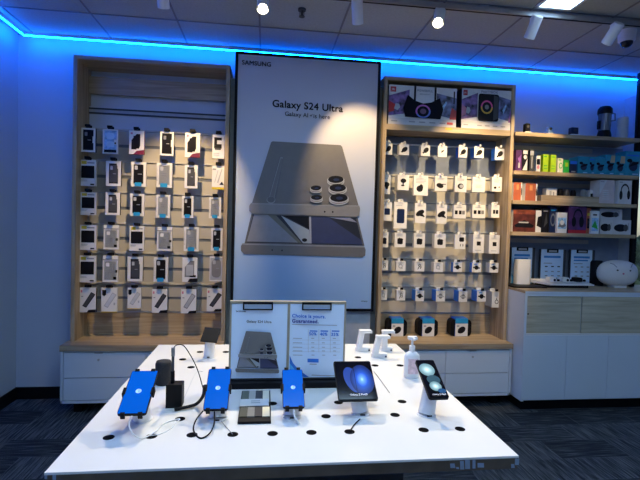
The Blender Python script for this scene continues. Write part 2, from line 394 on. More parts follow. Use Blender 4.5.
M().box(.985, 2.092, -.03, -.014, zb2, 2.33, mat('bay_back_blue', (.17, .21, .29), .5)).build('back_board', b2)
slats(b2, .985, 2.092, [z for z in ROW2], 2.3)
M().box(.985, 2.092, -.275, -.012, 2.338, 2.385, OAKX).build('shelf', b2, bevel=.001)
M().box(.985, 2.092, -.03, -.014, 2.385, 2.747, BLACK).build('upper_back_panel', b2)
M().box(1.50, 1.56, -.277, -.274, 2.36, 2.378, YEL).build('price_tag', b2)

# floating drawer cabinets with a timber slab on top
def cabinet(x0, x1, label, split, hid):
    zc, zs = .1015, .534
    t = thing('drawer_cabinet', label, 'cabinet', ((x0+x1)/2, -.2, 0))
    M().box(x0, x1, -.399, -.015, zs-.028, zs+.016, OAKX).build('top_slab', t, bevel=.001)
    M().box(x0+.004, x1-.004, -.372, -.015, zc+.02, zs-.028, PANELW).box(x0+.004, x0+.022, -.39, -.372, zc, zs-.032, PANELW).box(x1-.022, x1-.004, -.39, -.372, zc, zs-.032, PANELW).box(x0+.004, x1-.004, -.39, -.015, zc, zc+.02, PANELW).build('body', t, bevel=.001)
    mid = zc+.02+(zs-.06-zc-.02)*.5
    cols = [x0+.026]+split+[x1-.026]
    for a, b in zip(cols, cols[1:]):
        for z0, z1, lk in ((mid+.003, zs-.042, 1), (zc+.026, mid-.003, 0)):
            d = M().box(a+.002, b-.002, -.389, -.371, z0, z1, PANELW).build('drawer', t, bevel=.0015)
            if lk:
                M().cyl((a+(b-a)*.42, -.3925, z1-.055), (a+(b-a)*.42, -.389, z1-.055), .009, METAL).build('lock', d)
                M().box(a+(b-a)*.42-.03, a+(b-a)*.42+.03, -.392, -.389, z1-.006, z1+.004, METAL).build('label_clip', d)
    for xx in (x0+.1, x1-.1): M().box(xx-.03, xx+.03, -.3, -.1, 0, zc, BLACK).build('foot', t)
cabinet(-1.53, -.312, 'low white drawer cabinet with oak top at the left', [-.90], 0)
cabinet(.955, 2.122, 'low white drawer cabinet with oak top beside the tall right counter', [1.53], 0)
# panel under the poster
structure(M().box(-.27, .90, -.26, 0, 0, .86, mat('pillar_paint', (.55, .58, .6), .5)).box(.90, .95, -.24, 0, 0, 2.7, mat('pillar_dark', (.14, .15, .15), .5)).box(-.311, -.27, -.2, 0, 0, 2.7, mat('pillar_sage', (.3, .33, .33), .5)).build('trim_2'))

# ================================================================== POSTER
PY = -.30; zp0 = aty(372, 311.5, PY).z; zp1 = 2.887; px0, px1 = -.272, .9175
t = thing('poster_lightbox', 'tall framed smartphone poster between the two display bays', 'poster', ((px0+px1)/2, -.28, .86))
fr = M()
fr.box(px0, px0+.022, PY, -.02, zp0, zp1, BLACK).box(px1-.022, px1, PY, -.02, zp0, zp1, BLACK).box(px0+.022, px1-.022, PY, -.02, zp1-.02, zp1, BLACK).box(px0+.022, px1-.022, PY, -.02, zp0, zp0+.022, BLACK)
fr.build('frame', t, bevel=.001)
PF = Face((px0+.022, PY+.008, zp0+.022), (px1-px0-.044, 0, 0), (0, 0, zp1-zp0-.042)); PF.n = Vector((0, -1, 0))
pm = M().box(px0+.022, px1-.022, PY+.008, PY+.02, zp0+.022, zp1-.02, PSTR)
class PxFace(Face):
    """draws with photo measurements taken on the flat print itself"""
    def __init__(s, Y): s.Y = Y; s.k = 0; s.n = Vector((0,-1,0))
    def p(s, x, y, k): q = aty(x, y, s.Y); q.y -= .0006*k; return q
def phone_art(m, f, T, flip=1):
    """T maps poster measurements to this print"""
    P = lambda pts, mt: f.poly(m, [T(*q) for q in pts], mt)
    def EL(cx, cyy, rx, ry, mt, n=20): P([(cx+rx*math.cos(2*PI*i/n), cyy+ry*math.sin(2*PI*i/n)) for i in range(n)], mt)
    # lower phone: dark screen with the wallpaper, then its thick front edge
    P([(251.5,213.5),(357.5,217),(364.5,246),(244.5,243.5)], TITAN2)
    P([(253,214.5),(356,218),(362.5,245),(246.5,242.5)], mat('screen_art_dark', (.02,.022,.035), .4))
    P([(254,214.5),(268,214.8),(298,242.6),(246.8,241.5)], mat('screen_art_grey', (.27,.28,.31), .4))
    P([(268,214.8),(276,215.2),(302,243.2),(298,242.6)], mat('screen_art_olive', (.16,.16,.13), .4))
    P([(281,215.5),(309,230),(310,243.4),(303,243.2)], mat('screen_art_pale', (.42,.47,.5), .4))
    P([(284,215.7),(309,216.4),(309,229)], INK)
    P([(309,216.5),(311,216.5),(311.5,243.4),(309.6,243.4)], LGREY)
    P([(311,216.5),(328,217),(361,240),(362.3,244.6),(311.5,243.4)], mat('screen_art_navy', (.04,.05,.12), .4))
    P([(327,217),(350,217.6),(357,222.5)], mat('screen_art_violet', (.30,.31,.4), .4))
    EL(304.5, 240, 2.6, 1.8, INK)
    P([(242.5,243.3),(364,246.2),(365.5,250),(365,255.5),(362,257.3),(244,254),(241,250.5),(241,246)], TITAN)
    P([(242.5,243.3),(364,246.2),(364.8,247.6),(242,244.7)], TITAN3)
    EL(272.2, 250, .8, .8, INK, 8); EL(282, 250.4, .8, .8, INK, 8)
    # upper phone back
    P([(272.5,141.5),(340.5,145.3),(342,147),(358.3,205.5),(252,203.2),(271,142.6)], TITAN)
    P([(279.5,157),(283.5,157.3),(275.5,203),(267,202.8)], TITAN2)
    P([(280.3,157.5),(283.0,157.7),(274,199),(268.8,198.5)], TITAN3)
    P([(280.6,158.5),(282.8,158.7),(273.8,198),(269.6,197.5)], TITAN)
    EL(271, 200, 4.4, 3.6, TITAN3); EL(271, 199.6, 3.8, 3, TITAN2)
    P([(251,203),(359,205.6),(359.8,209),(359,215.5),(356,217),(252,213.6),(249.3,211),(249.3,206)], mat('titanium_front_print', (.25,.245,.24), .45))
    P([(251,203),(359,205.6),(359.3,206.8),(250.6,204.2)], TITAN3)
    EL(324.5, 211.8, .9, .9, INK, 8); EL(332.5, 212, .9, .9, INK, 8)
    for cx, cyy, rx in ((335.5,179.6,8.6),(337.3,188,9.2),(338.5,198,9.8),(315.6,188.2,5.8),(316.2,197.6,6.2)):
        EL(cx, cyy+2.3, rx, rx*.5, LGREY); EL(cx, cyy+1.8, rx*.92, rx*.45, MGREY); EL(cx, cyy+.6, rx, rx*.46, LGREY); EL(cx, cyy, rx*.9, rx*.42, INK); EL(cx+.5, cyy+.3, rx*.35, rx*.16, NAVY)
pf = PxFace(PY+.008)
phone_art(pm, pf, lambda x, y: (x, y))
pm.build('print', t)
def px_text(body, x0, y0, x1, y1, Y, mt, parent, bold=0, k=6, name='lettering'):
    a, b = aty(x0, y0, Y), aty(x1, y1, Y)
    f = Face(a-Vector((0, .0006*k, 0)), b-a, Vector((0,0,1)), Vector((0,-1,0)))
    return lettering(body, mt, f, 0, 0, 1, parent, name, bold)
px_text('SAMSUNG', 242, 62.3, 271, 64.6, PY+.008, INK, t, .022)
px_text('Galaxy S24 Ultra', 272.5, 103.2, 343, 108.8, PY+.008, INK, t, .026)
px_text('Galaxy AI', 285, 113.6, 308, 115.4, PY+.008, INK, t, .01)
px_text('is here', 313.5, 116, 330, 117.2, PY+.008, INK, t, .01)
st = M(); c0 = aty(311, 115.6, PY+.004)
for s_, dx, dz in ((.013, 0, 0), (.006, .01, .01)):
    pts = []
    for i in range(8):
        r = s_ if i % 2 == 0 else s_*.3
        pts.append(c0+Vector((dx+r*math.cos(i*PI/4), 0, dz+r*math.sin(i*PI/4))))
    st.poly(pts[::-1], INK)
st.build('sparkle_mark', t)
px_text('SAMSUNG', 361, 301, 367.3, 301.3, PY+.008, INK, t, .03)

# ================================================================== HANGING CASE BOXES (left bay)
def hook(b, x, z, Y):
    hw, mt_ = (.02, BLACK) if b is b1 else ((.012, BLACK) if z < 1.45 else (.008, LGREY))
    M().tube([(x, -.04, z), (x, Y-.012, z), (x, Y-.02, z+.008)], .003, METAL, 6).box(x-hw, x+hw, Y-.022, Y-.012, z-.006, z+.014, mt_).build('hook', b)
SY = -.19
def case_art(m, f, kind):
    r = lambda a, b, c, d, mt: f.rect(m, a, b, c, d, mt)
    if kind in 'AIJ': pass
def hangbox(b, px, kind, label, cat, group, name, Y=SY, dep=.022, side=None, narrow=1.0):
    x0, y0, x1, y1 = px; xm, ym = (x0+x1)/2, (y0+y1)/2
    L = aty(x0, ym, Y).x; Rr = aty(x1-narrow, ym, Y).x; top = aty(xm, y0, Y).z; bot = aty(xm, y1, Y).z
    t = thing(name, label, cat, ((L+Rr)/2, Y+dep/2, bot), group)
    sidem = side or CARD
    front = {'F': WHITE}.get(kind, WHITE)
    m = M().box(L, Rr, Y, Y+dep, bot, top, sidem, WHITE)
    f = Face((L, Y, bot), (Rr-L, 0, 0), (0, 0, top-bot), Vector((0,-1,0)))
    xm = (L+Rr)/2
    # euro hanging tab
    M().rbox(xm-.024, xm+.024, Y+dep/2-.0006, Y+dep/2+.0006, top, top+.024, BLACK if b is b1 else WHITE, .008, axis='y').build('hang_tab', t)
    hook(b, xm, top+.012, Y)
    return t, m, f
def finish(t, m): m.build('carton', t)
def inner(t, f, u0, v0, u1, v1, mt, camera=0, r=.12):
    """the phone case seen in the box window, a slightly raised slab with a camera cut-out"""
    a = f.p(u0, v0, 0); b = f.p(u1, v1, 0)
    m = M().rbox(a.x, b.x, a.y-.003, a.y+.001, a.z, b.z, mt, min(r, .4)*(b.x-a.x), axis='y')
    g = Face((a.x, a.y-.003, a.z), (b.x-a.x, 0, 0), (0, 0, b.z-a.z), Vector((0,-1,0)))
    if camera: g.rrect(m, .1, .72, .42, .93, camera, .08); g.lines(m, .45, .45, .9, .55, 1, GREYINK)
    m.build('phone_case', t)
def draw_case(t, m, f, k):
    if k == 'A':      # white frame, tall dark window, small side label
        f.rect(m, .14, .08, .86, .93, INK); inner(t, f, .2, .12, .8, .88, BLACK, MGREY); f.rrect(m, .78, .38, .98, .66, WHITE, .05)
    elif k == 'A2':
        f.rect(m, .2, .1, .8, .9, INK); inner(t, f, .24, .14, .76, .84, DGREY, LGREY); f.rect(m, .72, .7, .82, .9, WHITE)
    elif k == 'B':    # yellow mark, wide dark window
        f.rect(m, .1, .84, .42, .96, YEL); f.rect(m, .46, .87, .9, .92, GREYINK); inner(t, f, .1, .3, .9, .78, BLACK, 0, .04)
        f.lines(m, .08, .17, .5, .25, 2, GREYINK); f.rect(m, .66, .04, .9, .09, INK)
    elif k in ('C', 'D'):  # clear or black case with a blue tab
        f.rect(m, .14, .1, .86, .93, LGREY if k == 'C' else CARD)
        inner(t, f, .18, .12, .82, .9, CLEAR if k == 'C' else BLACK, LGREY)
        if k == 'C': f.lines(m, .36, .45, .66, .6, 2, GREYINK)
        f.k += 6; f.rrect(m, .26, .01, .72, .17, CYAN, .06)
        f.lines(m, .02, .25, .09, .85, 12, GREYINK)
    elif k == 'E':    # bevelled window, dark red foot
        f.poly(m, [(.16,.2),(.62,.2),(.74,.36),(.74,.86),(.5,.86),(.16,.6)], INK); inner(t, f, .3, .24, .68, .78, BLACK, 0, .06)
        f.poly(m, [(.3,0),(1,0),(1,.2),(.5,.14)], DRED); f.rect(m, .1, .84, .24, .92, PINK); f.rect(m, .5, .2, .96, .28, WHITE)
    elif k == 'F':
        f.rect(m, .1, .05, .9, .95, SKYB); f.rrect(m, .25, .6, .75, .85, mat('sky_pale', (.5,.7,.88), .4), .1); f.rrect(m, .25, .28, .75, .5, mat('sky_pale', (.5,.7,.88), .4), .1)
        f.rect(m, .1, .05, .9, .16, INK); f.rect(m, .75, .38, .98, .58, WHITE); f.rect(m, .78, .4, .88, .47, INK)
    elif k == 'G':    # clear case in a clear box, white header
        f.rect(m, .08, .08, .92, .82, LGREY); inner(t, f, .14, .1, .86, .78, CLEAR, WHITE); f.lines(m, .4, .42, .62, .5, 1, GREYINK)
        f.rect(m, .0, .83, 1, .86, MGREY); f.rect(m, .8, .36, .96, .46, INK); f.rect(m, .7, .1, .9, .2, INK)
    elif k == 'H':
        f.poly(m, [(.42,.3),(.5,.26),(.82,.86),(.76,.9)], LGREY); f.poly(m, [(.2,.3),(.24,.28),(.5,.8),(.46,.82)], LGREY); f.rect(m, 0, 0, 1, .1, YEL); f.poly(m, [(.6,.2),(.95,.2),(.8,.34)], INK); f.rect(m, .05, .82, .3, .88, GREYINK)
    elif k in ('I', 'I2', 'J'):  # screen protector drawn at a slant
        f.poly(m, [(.16,.26),(.4,.18),(.96,.72),(.7,.82)], {'I': INK, 'I2': MGREY, 'J': LGREY}[k])
        f.poly(m, [(.22,.28),(.4,.22),(.9,.72),(.7,.78)], {'I': DGREY, 'I2': LGREY, 'J': mat('pale_glass', (.6,.64,.7), .3)}[k])
        if k == 'J': f.poly(m, [(.06,.92),(.3,.92),(.3,.72),(.18,.66),(.06,.72)], INK); f.rect(m, 0, 0, 1, .03, YEL); f.rect(m, .78,.3,.88,.4, LGREY)
        else: f.poly(m, [(.45,0),(1,0),(1,.12),(.55,.1)], INK); f.rect(m, .06, .8, .16, .9, PINK); f.rect(m, .1, .62, .22, .66, GREYINK)
    elif k == 'K':
        f.poly(m, [(.16,.2),(.78,.2),(.78,.86),(.52,.86),(.16,.6)], MGREY); inner(t, f, .26, .26, .72, .7, LGREY, 0, .08); f.poly(m, [(.35,0),(1,0),(1,.16),(.5,.14)], INK); f.rect(m, .5, .2, .9, .28, INK)
    elif k == 'L':
        f.rect(m, .05, .05, .95, .95, LGREY); inner(t, f, .16, .16, .84, .9, MGREY, LGREY, .4)
    elif k == 'N':
        f.rect(m, .14, .42, .76, .88, INK); f.rect(m, .38, .6, .8, .76, WHITE); f.rect(m, .2, .36, .7, .44, DGREY); f.lines(m, .1, .1, .6, .25, 2, LGREY)
LOOK = {'A': 'white-framed box with tall black window', 'A2': 'white box with dark grey phone case', 'B': 'white box, yellow mark, wide black window',
 'C': 'white box, see-through case, blue tab', 'D': 'white box, black case, blue tab', 'E': 'box with slanted black window, red foot',
 'F': 'box with light blue picture window', 'G': 'pale box, see-through case, white header', 'H': 'white stylus box with yellow band',
 'I': 'white box, slanted black glass picture', 'I2': 'white box, slanted grey glass picture', 'J': 'white box, pale glass, black badge',
 'K': 'box with slanted grey window, black foot', 'L': 'grey box with rounded grey case', 'N': 'white box with black squares'}
CASES = [
 [((81,128,96.5,152),'A'),((102.7,129.3,119,153.7),'F'),((129,130.7,145.2,154.3),'E'),((160,131.8,174.7,155.7),'A'),((185,133,201,157.4),'E'),((212.4,134.6,225.5,158.5),'N')],
 [((79.7,160,97,186),'B'),((106,161,122,186),'A2'),((131,162,147,186.6),'D'),((156.5,163,173,187.5),'C'),((184.6,165,198.6,188.3),'A2'),((212,165.8,225.5,189.5),'H')],
 [((80.3,192.3,97,215),'B'),((105.5,192.5,121,215),'A2'),((130,193.7,145.2,216),'D'),((156,194.8,171,217.8),'C'),((181.8,196,194.4,218),'D'),((209,197.3,222,218.4),'C')],
 [((79.7,225,97,250),'B'),((103.6,225,119.6,249.4),'G'),((129.5,226,145,250.8),'B'),((157,227,173,250.8),'G'),((183.8,227,199.8,251.3),'C'),((211,228,223.4,250.8),'D')],
 [((79.0,255.7,96.6,282.4),'B'),((102.7,255.7,119,282),'G'),((127.5,256.6,143.8,281.3),'A2'),((153.6,257.4,169,282),'D'),((182.3,257.4,198.4,282),'K'),((209.6,256.6,224,281.3),'L')],
 [((79.7,287.5,97,312.3),'I'),((101.3,288,118.2,312.3),'J'),((127.5,288,142,309),'J'),((152,289,168.3,312.8),'I'),((181,289,197.3,313.4),'I2'),((206.8,288.3,223.5,311.4),'I')]]
rown = ['top row', 'second row', 'third row', 'fourth row', 'fifth row', 'bottom row']
coln = ['leftmost', 'second from left', 'third from left', 'third from right', 'second from right', 'rightmost']
for r, row in enumerate(CASES):
    for c, (px, k) in enumerate(row):
        prot = k in ('I', 'I2', 'J')
        nm = 'screen_protector_box' if prot else ('stylus_box' if k == 'H' else ('accessory_box' if k == 'N' else 'phone_case_box'))
        t, m, f = hangbox(b1, px, k, '%s, left bay, %s, %s' % (LOOK[k], rown[r], coln[c]), 'box', 'phone case boxes hanging in the left bay', nm, side=(BLACK if k in ('A','A2','I','I2','K') else DRED if k == 'E' else CARD))
        draw_case(t, m, f, k); finish(t, m)

# ================================================================== SMALL BOXES (right bay)
def icon(m, f, k):
    E_ = lambda u, v, ru, rv, mt, **b: f.ell(m, u, v, ru*1.15, rv*1.15, mt, **b)
    if k == 'plug': E_(.56, .54, .28, .19, INK, rot=.6); f.poly(m, [(.16,.3),(.28,.2),(.5,.4),(.4,.5)], INK)
    elif k == 'spark': f.poly(m, [(.35,.35),(.6,.5),(.72,.68),(.5,.58),(.42,.62)], INK); f.lines(m, .2,.8,.8,.88,1,GREYINK)
    elif k == 'ear': E_(.5, .5, .34, .12, INK); E_(.55, .36, .16, .1, INK); f.lines(m, .2,.78,.8,.88,1,LGREY)
    elif k == 'mount': E_(.5, .62, .22, .13, INK); f.rect(m, .44, .35, .54, .6, INK); E_(.46, .3, .14, .04, INK)
    elif k == 'buds': E_(.42, .34, .2, .14, INK); E_(.52, .4, .12, .14, INK); f.lines(m, .15,.6,.85,.9,4,LGREY)
    elif k == 'disc': E_(.42, .36, .26, .14, INK, rot=-.2); f.poly(m, [(.6,.42),(.92,.44),(.92,.48),(.6,.48)], INK); f.lines(m, .2,.75,.8,.88,2,LGREY)
    elif k == 'ring': E_(.5, .36, .22, .15, INK); E_(.56, .36, .14, .1, LGREY); f.lines(m, .2,.7,.8,.86,2,LGREY)
    elif k == 'pale': f.lines(m, .25,.25,.8,.5,3,LGREY); f.lines(m, .2,.7,.8,.86,2,LGREY)
    elif k == 'dots': E_(.32, .26, .12, .07, INK); E_(.72, .3, .06, .05, INK); f.lines(m, .2,.6,.8,.86,2,LGREY)
    elif k == 'sq': f.rrect(m, .22, .32, .8, .66, NAVY, .08); f.lines(m, .15,.8,.7,.88,1,LGREY)
    elif k == 'tall': f.rrect(m, .22, .2, .8, .74, NAVY, .1); f.lines(m, .15,.84,.7,.9,1,LGREY)
    elif k == 'charger': E_(.46, .5, .34, .12, INK, rot=.25); f.poly(m, [(.2,.38),(.6,.34),(.85,.3),(.9,.34),(.7,.46)], INK); f.poly(m, [(.5,.5),(.7,.5),(.75,.66),(.55,.66)], INK); f.lines(m, .2,.82,.8,.9,1,LGREY)
    elif k == 'three':
        for a in (.1, .42, .68): f.rect(m, a, .3, a+.22, .58, INK if a < .6 else MGREY)
        f.lines(m, .2,.75,.8,.86,1,LGREY)
    elif k == 'two': f.rect(m, .2, .3, .48, .6, INK); f.rect(m, .55, .3, .85, .6, INK)
    elif k == 'sq2': f.rrect(m, .25, .22, .75, .62, INK, .1); f.poly(m, [(.25,.3),(.6,.2),(.78,.55),(.4,.66)], INK); f.lines(m, .15,.75,.8,.9,2,LGREY)
    elif k == 'cubek': f.rrect(m, .4, .5, .85, .8, INK, .1); f.rect(m, .5, .18, .56, .34, INK); f.rect(m, .72, .18, .78, .34, INK)
    elif k == 'smallsq': f.rect(m, .34, .4, .7, .62, INK); f.lines(m, .2,.1,.8,.2,1,LGREY); f.lines(m, .2,.76,.8,.86,2,LGREY)
    elif k == 'cable': 
        f.poly(m, [(.3,.2),(.36,.2),(.5,.45),(.44,.5)], INK); E_(.52, .62, .12, .12, INK); E_(.53, .62, .06, .07, WHITE); f.poly(m, [(.56,.3),(.64,.26),(.7,.5),(.62,.5)], INK)
    elif k == 'cable2': E_(.45, .5, .2, .2, LGREY); E_(.45, .5, .12, .13, WHITE); f.poly(m, [(.5,.25),(.7,.25),(.6,.5)], LGREY)
    elif k == 'shock': E_(.5, .5, .2, .2, INK); f.poly(m, [(.12,.45),(.88,.4),(.88,.52),(.12,.58)], INK); f.rect(m, .2, .82, .5, .9, CYAN)
    elif k == 'shockg': E_(.5, .5, .2, .2, MGREY); f.poly(m, [(.12,.45),(.88,.4),(.88,.52),(.12,.58)], LGREY)
    elif k == 'hook': f.ring(m, .68, .36, .26, .14, .3, INK); f.rect(m, .6, .5, .7, .62, INK)
ILOOK = {'plug': 'small white box, black car plug', 'spark': 'small white box, thin black adapter', 'ear': 'white box showing a black earpiece', 'mount': 'white box showing a black phone mount', 'buds': 'tall white box showing black earbuds',
 'disc': 'white box showing a black disc charger', 'ring': 'white box showing a ring holder', 'pale': 'plain pale cream box with grey writing', 'dots': 'cream box with two black dots', 'sq': 'white box with navy rounded square', 'tall': 'tall white box, tall navy rectangle',
 'charger': 'white box showing a black wall charger', 'three': 'wide white box, three black squares', 'two': 'narrow white box, two black squares', 'sq2': 'white box showing a tilted black cube', 'cubek': 'white box, black cube, two prongs',
 'smallsq': 'tall white box, small black square', 'cable': 'small white box, curled black cable', 'cable2': 'small white box with pale cable', 'shock': 'small white box with black coiled cable', 'shockg': 'small white box, grey coiled cable', 'hook': 'deep white box, black hooked headset'}
SM = [
 [((384,143.4,392.3,154.5),'plug',.02),((399.3,144.6,409,155),'plug',.06),((421,145.3,430,156),'plug',.06),((438,146,447,157),'spark',.02),((458.6,147,467.3,157.5),'plug',-.06),((474.3,147.7,483.7,158),'plug',-.08),((495,148.6,504.3,160),'plug',-.07)],
 [((382.4,175,390.4,194),'ear',.02),((397.6,175,409,190),'mount',.09),((413.8,175.5,428,195.5),'buds',.03),((435,176,447,191),'disc',.02),((454.8,176,466.6,192),'ring',.03),((472.4,177,485,192),'pale',.02),((492,177,502,191.5),'dots',.03)],
 [((382.3,202,391.8,220.8),'sq',.02),((394,202,407,228.5),'tall',.02),((415,203,425.8,223),'charger',.03),((436.8,204.4,446.9,223.8),'charger',.03),((453.7,204.8,466,218.4),'three',.03),((472.4,204.8,485.3,218),'three',.04),((491.4,204.8,499.4,217.7),'two',.06)],
 [((381,232,388.3,247.3),'sq2',.03),((394.6,232.7,405.6,247.3),'sq2',.03),((414,233.2,425,247.7),'sq2',.04),((434.5,233.9,445.7,248),'sq2',.06),((454.8,234.4,465.6,249),'cubek',.02),((473,234.4,484,253),'smallsq',.09),((489,235,499.6,253.6),'smallsq',.09)],
 [((380.6,260.6,388,270.2),'cable',.03),((396.3,261.3,405.6,271),'cable2',.04),((414.5,261.5,424.4,271.4),'cable',.06),((433.8,262.5,443,271.9),'cable2',.07),((453.2,262.5,462,272),'shock',-.05),((472,263,480.9,272.3),'shock',-.05),((489.5,263,498.4,272.6),'shock',.07)],
 [((380.3,290,387,300),'cable2',.03),((396.6,290.2,405.2,300.5),'cable',.05),((415.5,290.6,424,301.2),'shock',-.10),((436,290.6,445,301.6),'shockg',-.10),((458.8,291.3,467.3,301.9),'shockg',-.11),((477,291.2,486,301.6),'shock',-.11),((491.9,291.8,498.9,307.5),'hook',.12)]]
coln7 = ['leftmost', 'second from left', 'third from left', 'middle', 'third from right', 'second from right', 'rightmost']
for r, row in enumerate(SM):
    for c, (px, k, d) in enumerate(row):
        blue = d < 0; d = abs(d)
        t, m, f = hangbox(b2, px, k, '%s, right bay, %s, %s' % (ILOOK[k], rown[r], coln7[c]), 'box', 'small accessory boxes hanging in the right bay', 'accessory_box', Y=-.19, dep=min(d, .12), side=BLUE if blue else (CARD if d < .1 else LGREY), narrow=0)
        icon(m, f, k); finish(t, m)
# webcams-like boxes on the bay floor
for i, (x0, x1, w) in enumerate(((387.6, 407.5, 'left'), (418.5, 438.4, 'middle'), (451.3, 472, 'right'))):
    Y = -.14; a, b = aty(x0, 326, Y), aty(x1, 326, Y); z0 = .55; z1 = aty(x0, 318.5, Y).z; xm = (a.x+b.x)/2; w_ = b.x-a.x
    t = thing('cleaning_puck_box', 'black rounded pack with blue top sleeve on the bay floor, %s of the three' % w, 'box', (xm, Y+.06, z0), 'black rounded packs on the right bay floor')
    M().rbox(a.x, b.x, Y+.01, Y+.10, z0, z1-.012, BLACK, .035, 6, axis='y').build('pack', t)
    s = M().box(xm-w_*.30, xm+w_*.30, Y, Y+.104, z0+.002, z1, BLUE, WHITE)
    f = Face((xm-w_*.3, Y, z0), (w_*.6, 0, 0), (0, 0, z1-z0), Vector((0,-1,0)))
    f.rect(s, 0, .72, 1, 1, CYAN); f.ell(s, .5, .36, .32, .18, INK, rot=.3); f.rect(s, .2, .2, .6, .36, INK); f.rect(s, .1, .55, .3, .62, GREYINK)
    s.build('sleeve', t)

# ---- two speaker cartons
def speaker_box(px, label, which):
    Y = -.265; x0, y0, x1, y1 = px
    a, b = aty(x0, (y0+y1)/2, Y).x, aty(x1, (y0+y1)/2, Y).x; z0 = 2.385; z1 = aty((x0+x1)/2, y0, Y).z
    t = thing('speaker_carton', label, 'box', ((a+b)/2, -.15, z0), 'speaker cartons on top of the right bay')
    m = M().box(a, b, Y, -.04, z0, z1, DGREY, WHITE); f = Face((a, Y, z0), (b-a, 0, 0), (0, 0, z1-z0), Vector((0,-1,0)))
    f.poly(m, [(0,.22),(.3,.3),(.3,.9),(0,.72)], mat('mosaic_a', (.16,.09,.26), .4, var=.9, scale=22))
    f.poly(m, [(.7,.3),(1,.2),(1,.75),(.7,.85)], mat('mosaic_b', (.12,.14,.28), .4, var=.9, scale=22))
    f.poly(m, [(0,.3),(.08,.34),(.1,.5),(0,.6)], RED if which == 0 else PINK); f.poly(m, [(.9,.2),(1,.2),(1,.42),(.93,.5)], RED if which == 0 else VIOLET)
    f.poly(m, [(.08,.4),(.13,.36),(.17,.44),(.15,.52),(.1,.54)], LGREY); f.poly(m, [(.8,.4),(.86,.62),(.84,.66),(.78,.5)], SKYB)
    f.rect(m, .02, .82, .1, .95, RED); f.rect(m, .95, .6, .97, .92, INK); f.rect(m, 0, 0, 1, .17, CARD); 
    for u in (.04, .3, .45, .6, .75): f.rect(m, u, .07, u+.09, .1, GREYINK)
    if which == 0:
        f.rect(m, .86, .06, .95, .12, RED); f.rect(m, .36, .6, .39, 1, INK); f.rect(m, .66, .6, .69, 1, INK)
        f.poly(m, [(.21,.42),(.24,.2),(.76,.18),(.8,.44),(.74,.72),(.62,.6),(.5,.56),(.38,.62),(.27,.76)], mat('speaker_ink', (.006,.007,.014), .6, spec=.1))
        f.ring(m, .5, .36, .11, .17, .22, mat('ring_pink', (.45,.10,.5), .4), t0=.3, t1=3.6); f.ring(m, .5, .36, .11, .17, .22, mat('ring_blue', (.08,.15,.6), .4), t0=3.6, t1=6.6); f.ell(m, .5, .36, .045, .07, mat('ring_mid', (.1,.03,.14), .4))
    else:
        f.rrect(m, .31, .2, .70, .88, INK, .04); f.poly(m, [(.60,.22),(.69,.28),(.69,.82),(.60,.86)], DGREY)
        f.ring(m, .47, .55, .115, .17, .25, mat('ring_rose', (.75,.1,.35), .4), t0=0, t1=3.1); f.ring(m, .47, .55, .115, .17, .25, mat('ring_gold', (.8,.45,.05), .4), t0=3.1, t1=6.28); f.ell(m, .47, .55, .04, .06, MGREY)
    m.build('carton', t)
    g = Face((a, Y-.004, z0), (b-a, 0, 0), (0, 0, z1-z0), Vector((0,-1,0)))
    lettering('JBL', WHITE, g, .032, .885, .088, t)
    if which == 0:
        lettering('POWERFUL', GREYINK, g, .41, .89, .64, t, bold=.03); lettering('BASS BOOST', GREYINK, g, .45, .80, .60, t, bold=.02)
    else: lettering('PARTYBOX', GREYINK, g, .36, .935, .68, t, bold=.03)
speaker_box((388.5, 86.5, 456.3, 130.5), 'carton picturing a black boombox speaker with purple ring', 0)
speaker_box((461.5, 89.5, 513.5, 132.5), 'carton picturing a square black speaker with orange and pink ring', 1)

# ================================================================== RIGHT SHELVES
SX0, SX1 = 2.125, 3.272; SF = -.30
SX1 = 3.31
t = thing('wall_shelving', 'four oak wall shelves with headphone boxes at the right', 'shelf', (2.7, -.15, 1.0))
SZ = [2.372, 2.038, 1.782, 1.508]
for z in SZ:
    M().box(SX0, SX1, SF, 0, z-.032, z, OAKX).build('shelf_board', t, bevel=.001)
    M().box(SX0, SX1-.25, -.03, 0, z-.10, z-.062, CREAM).build('light_rail', t)
M().box(SX0, 3.39, -.02, 0, 2.40, 2.425, DGREY).build('wall_rail', t)
M().box(SX0, 3.39, -.012, -.001, 1.03, 2.33, mat('shelf_back', (.27, .32, .42), .5)).build('back_panel', t)
M().box(3.395, 3.43, -.15, 0, 1.03, 2.81, mat('side_white', (.5, .55, .62), .5)).build('side_panel', t, bevel=.001)
def on_shelf(px, z, Y, dep):
    x0, y0, x1, y1 = px
    a, b = aty(x0, (y0+y1)/2, Y).x, aty(x1, (y0+y1)/2, Y).x
    zt = aty((x0+x1)/2, y0, Y).z
    return a, b, zt
GS = 'boxes and gadgets on the wall shelves'
def sbox(px, si, mt, art, name, label, cat='box', Y=-.27, dep=.12, z=None, side=None, group=GS):
    z = SZ[si] if z is None else z
    a, b, zt = on_shelf(px, z, Y, dep)
    m = M().box(a, b, Y, min(Y+dep, -.04), z, zt, side or mt, mt); f = Face((a, Y, z), (b-a, 0, 0), (0, 0, zt-z), Vector((0,-1,0)))
    if art: art(m, f)
    return tag(m.build(name, base=((a+b)/2, Y+dep/2, z)), label, cat, group)
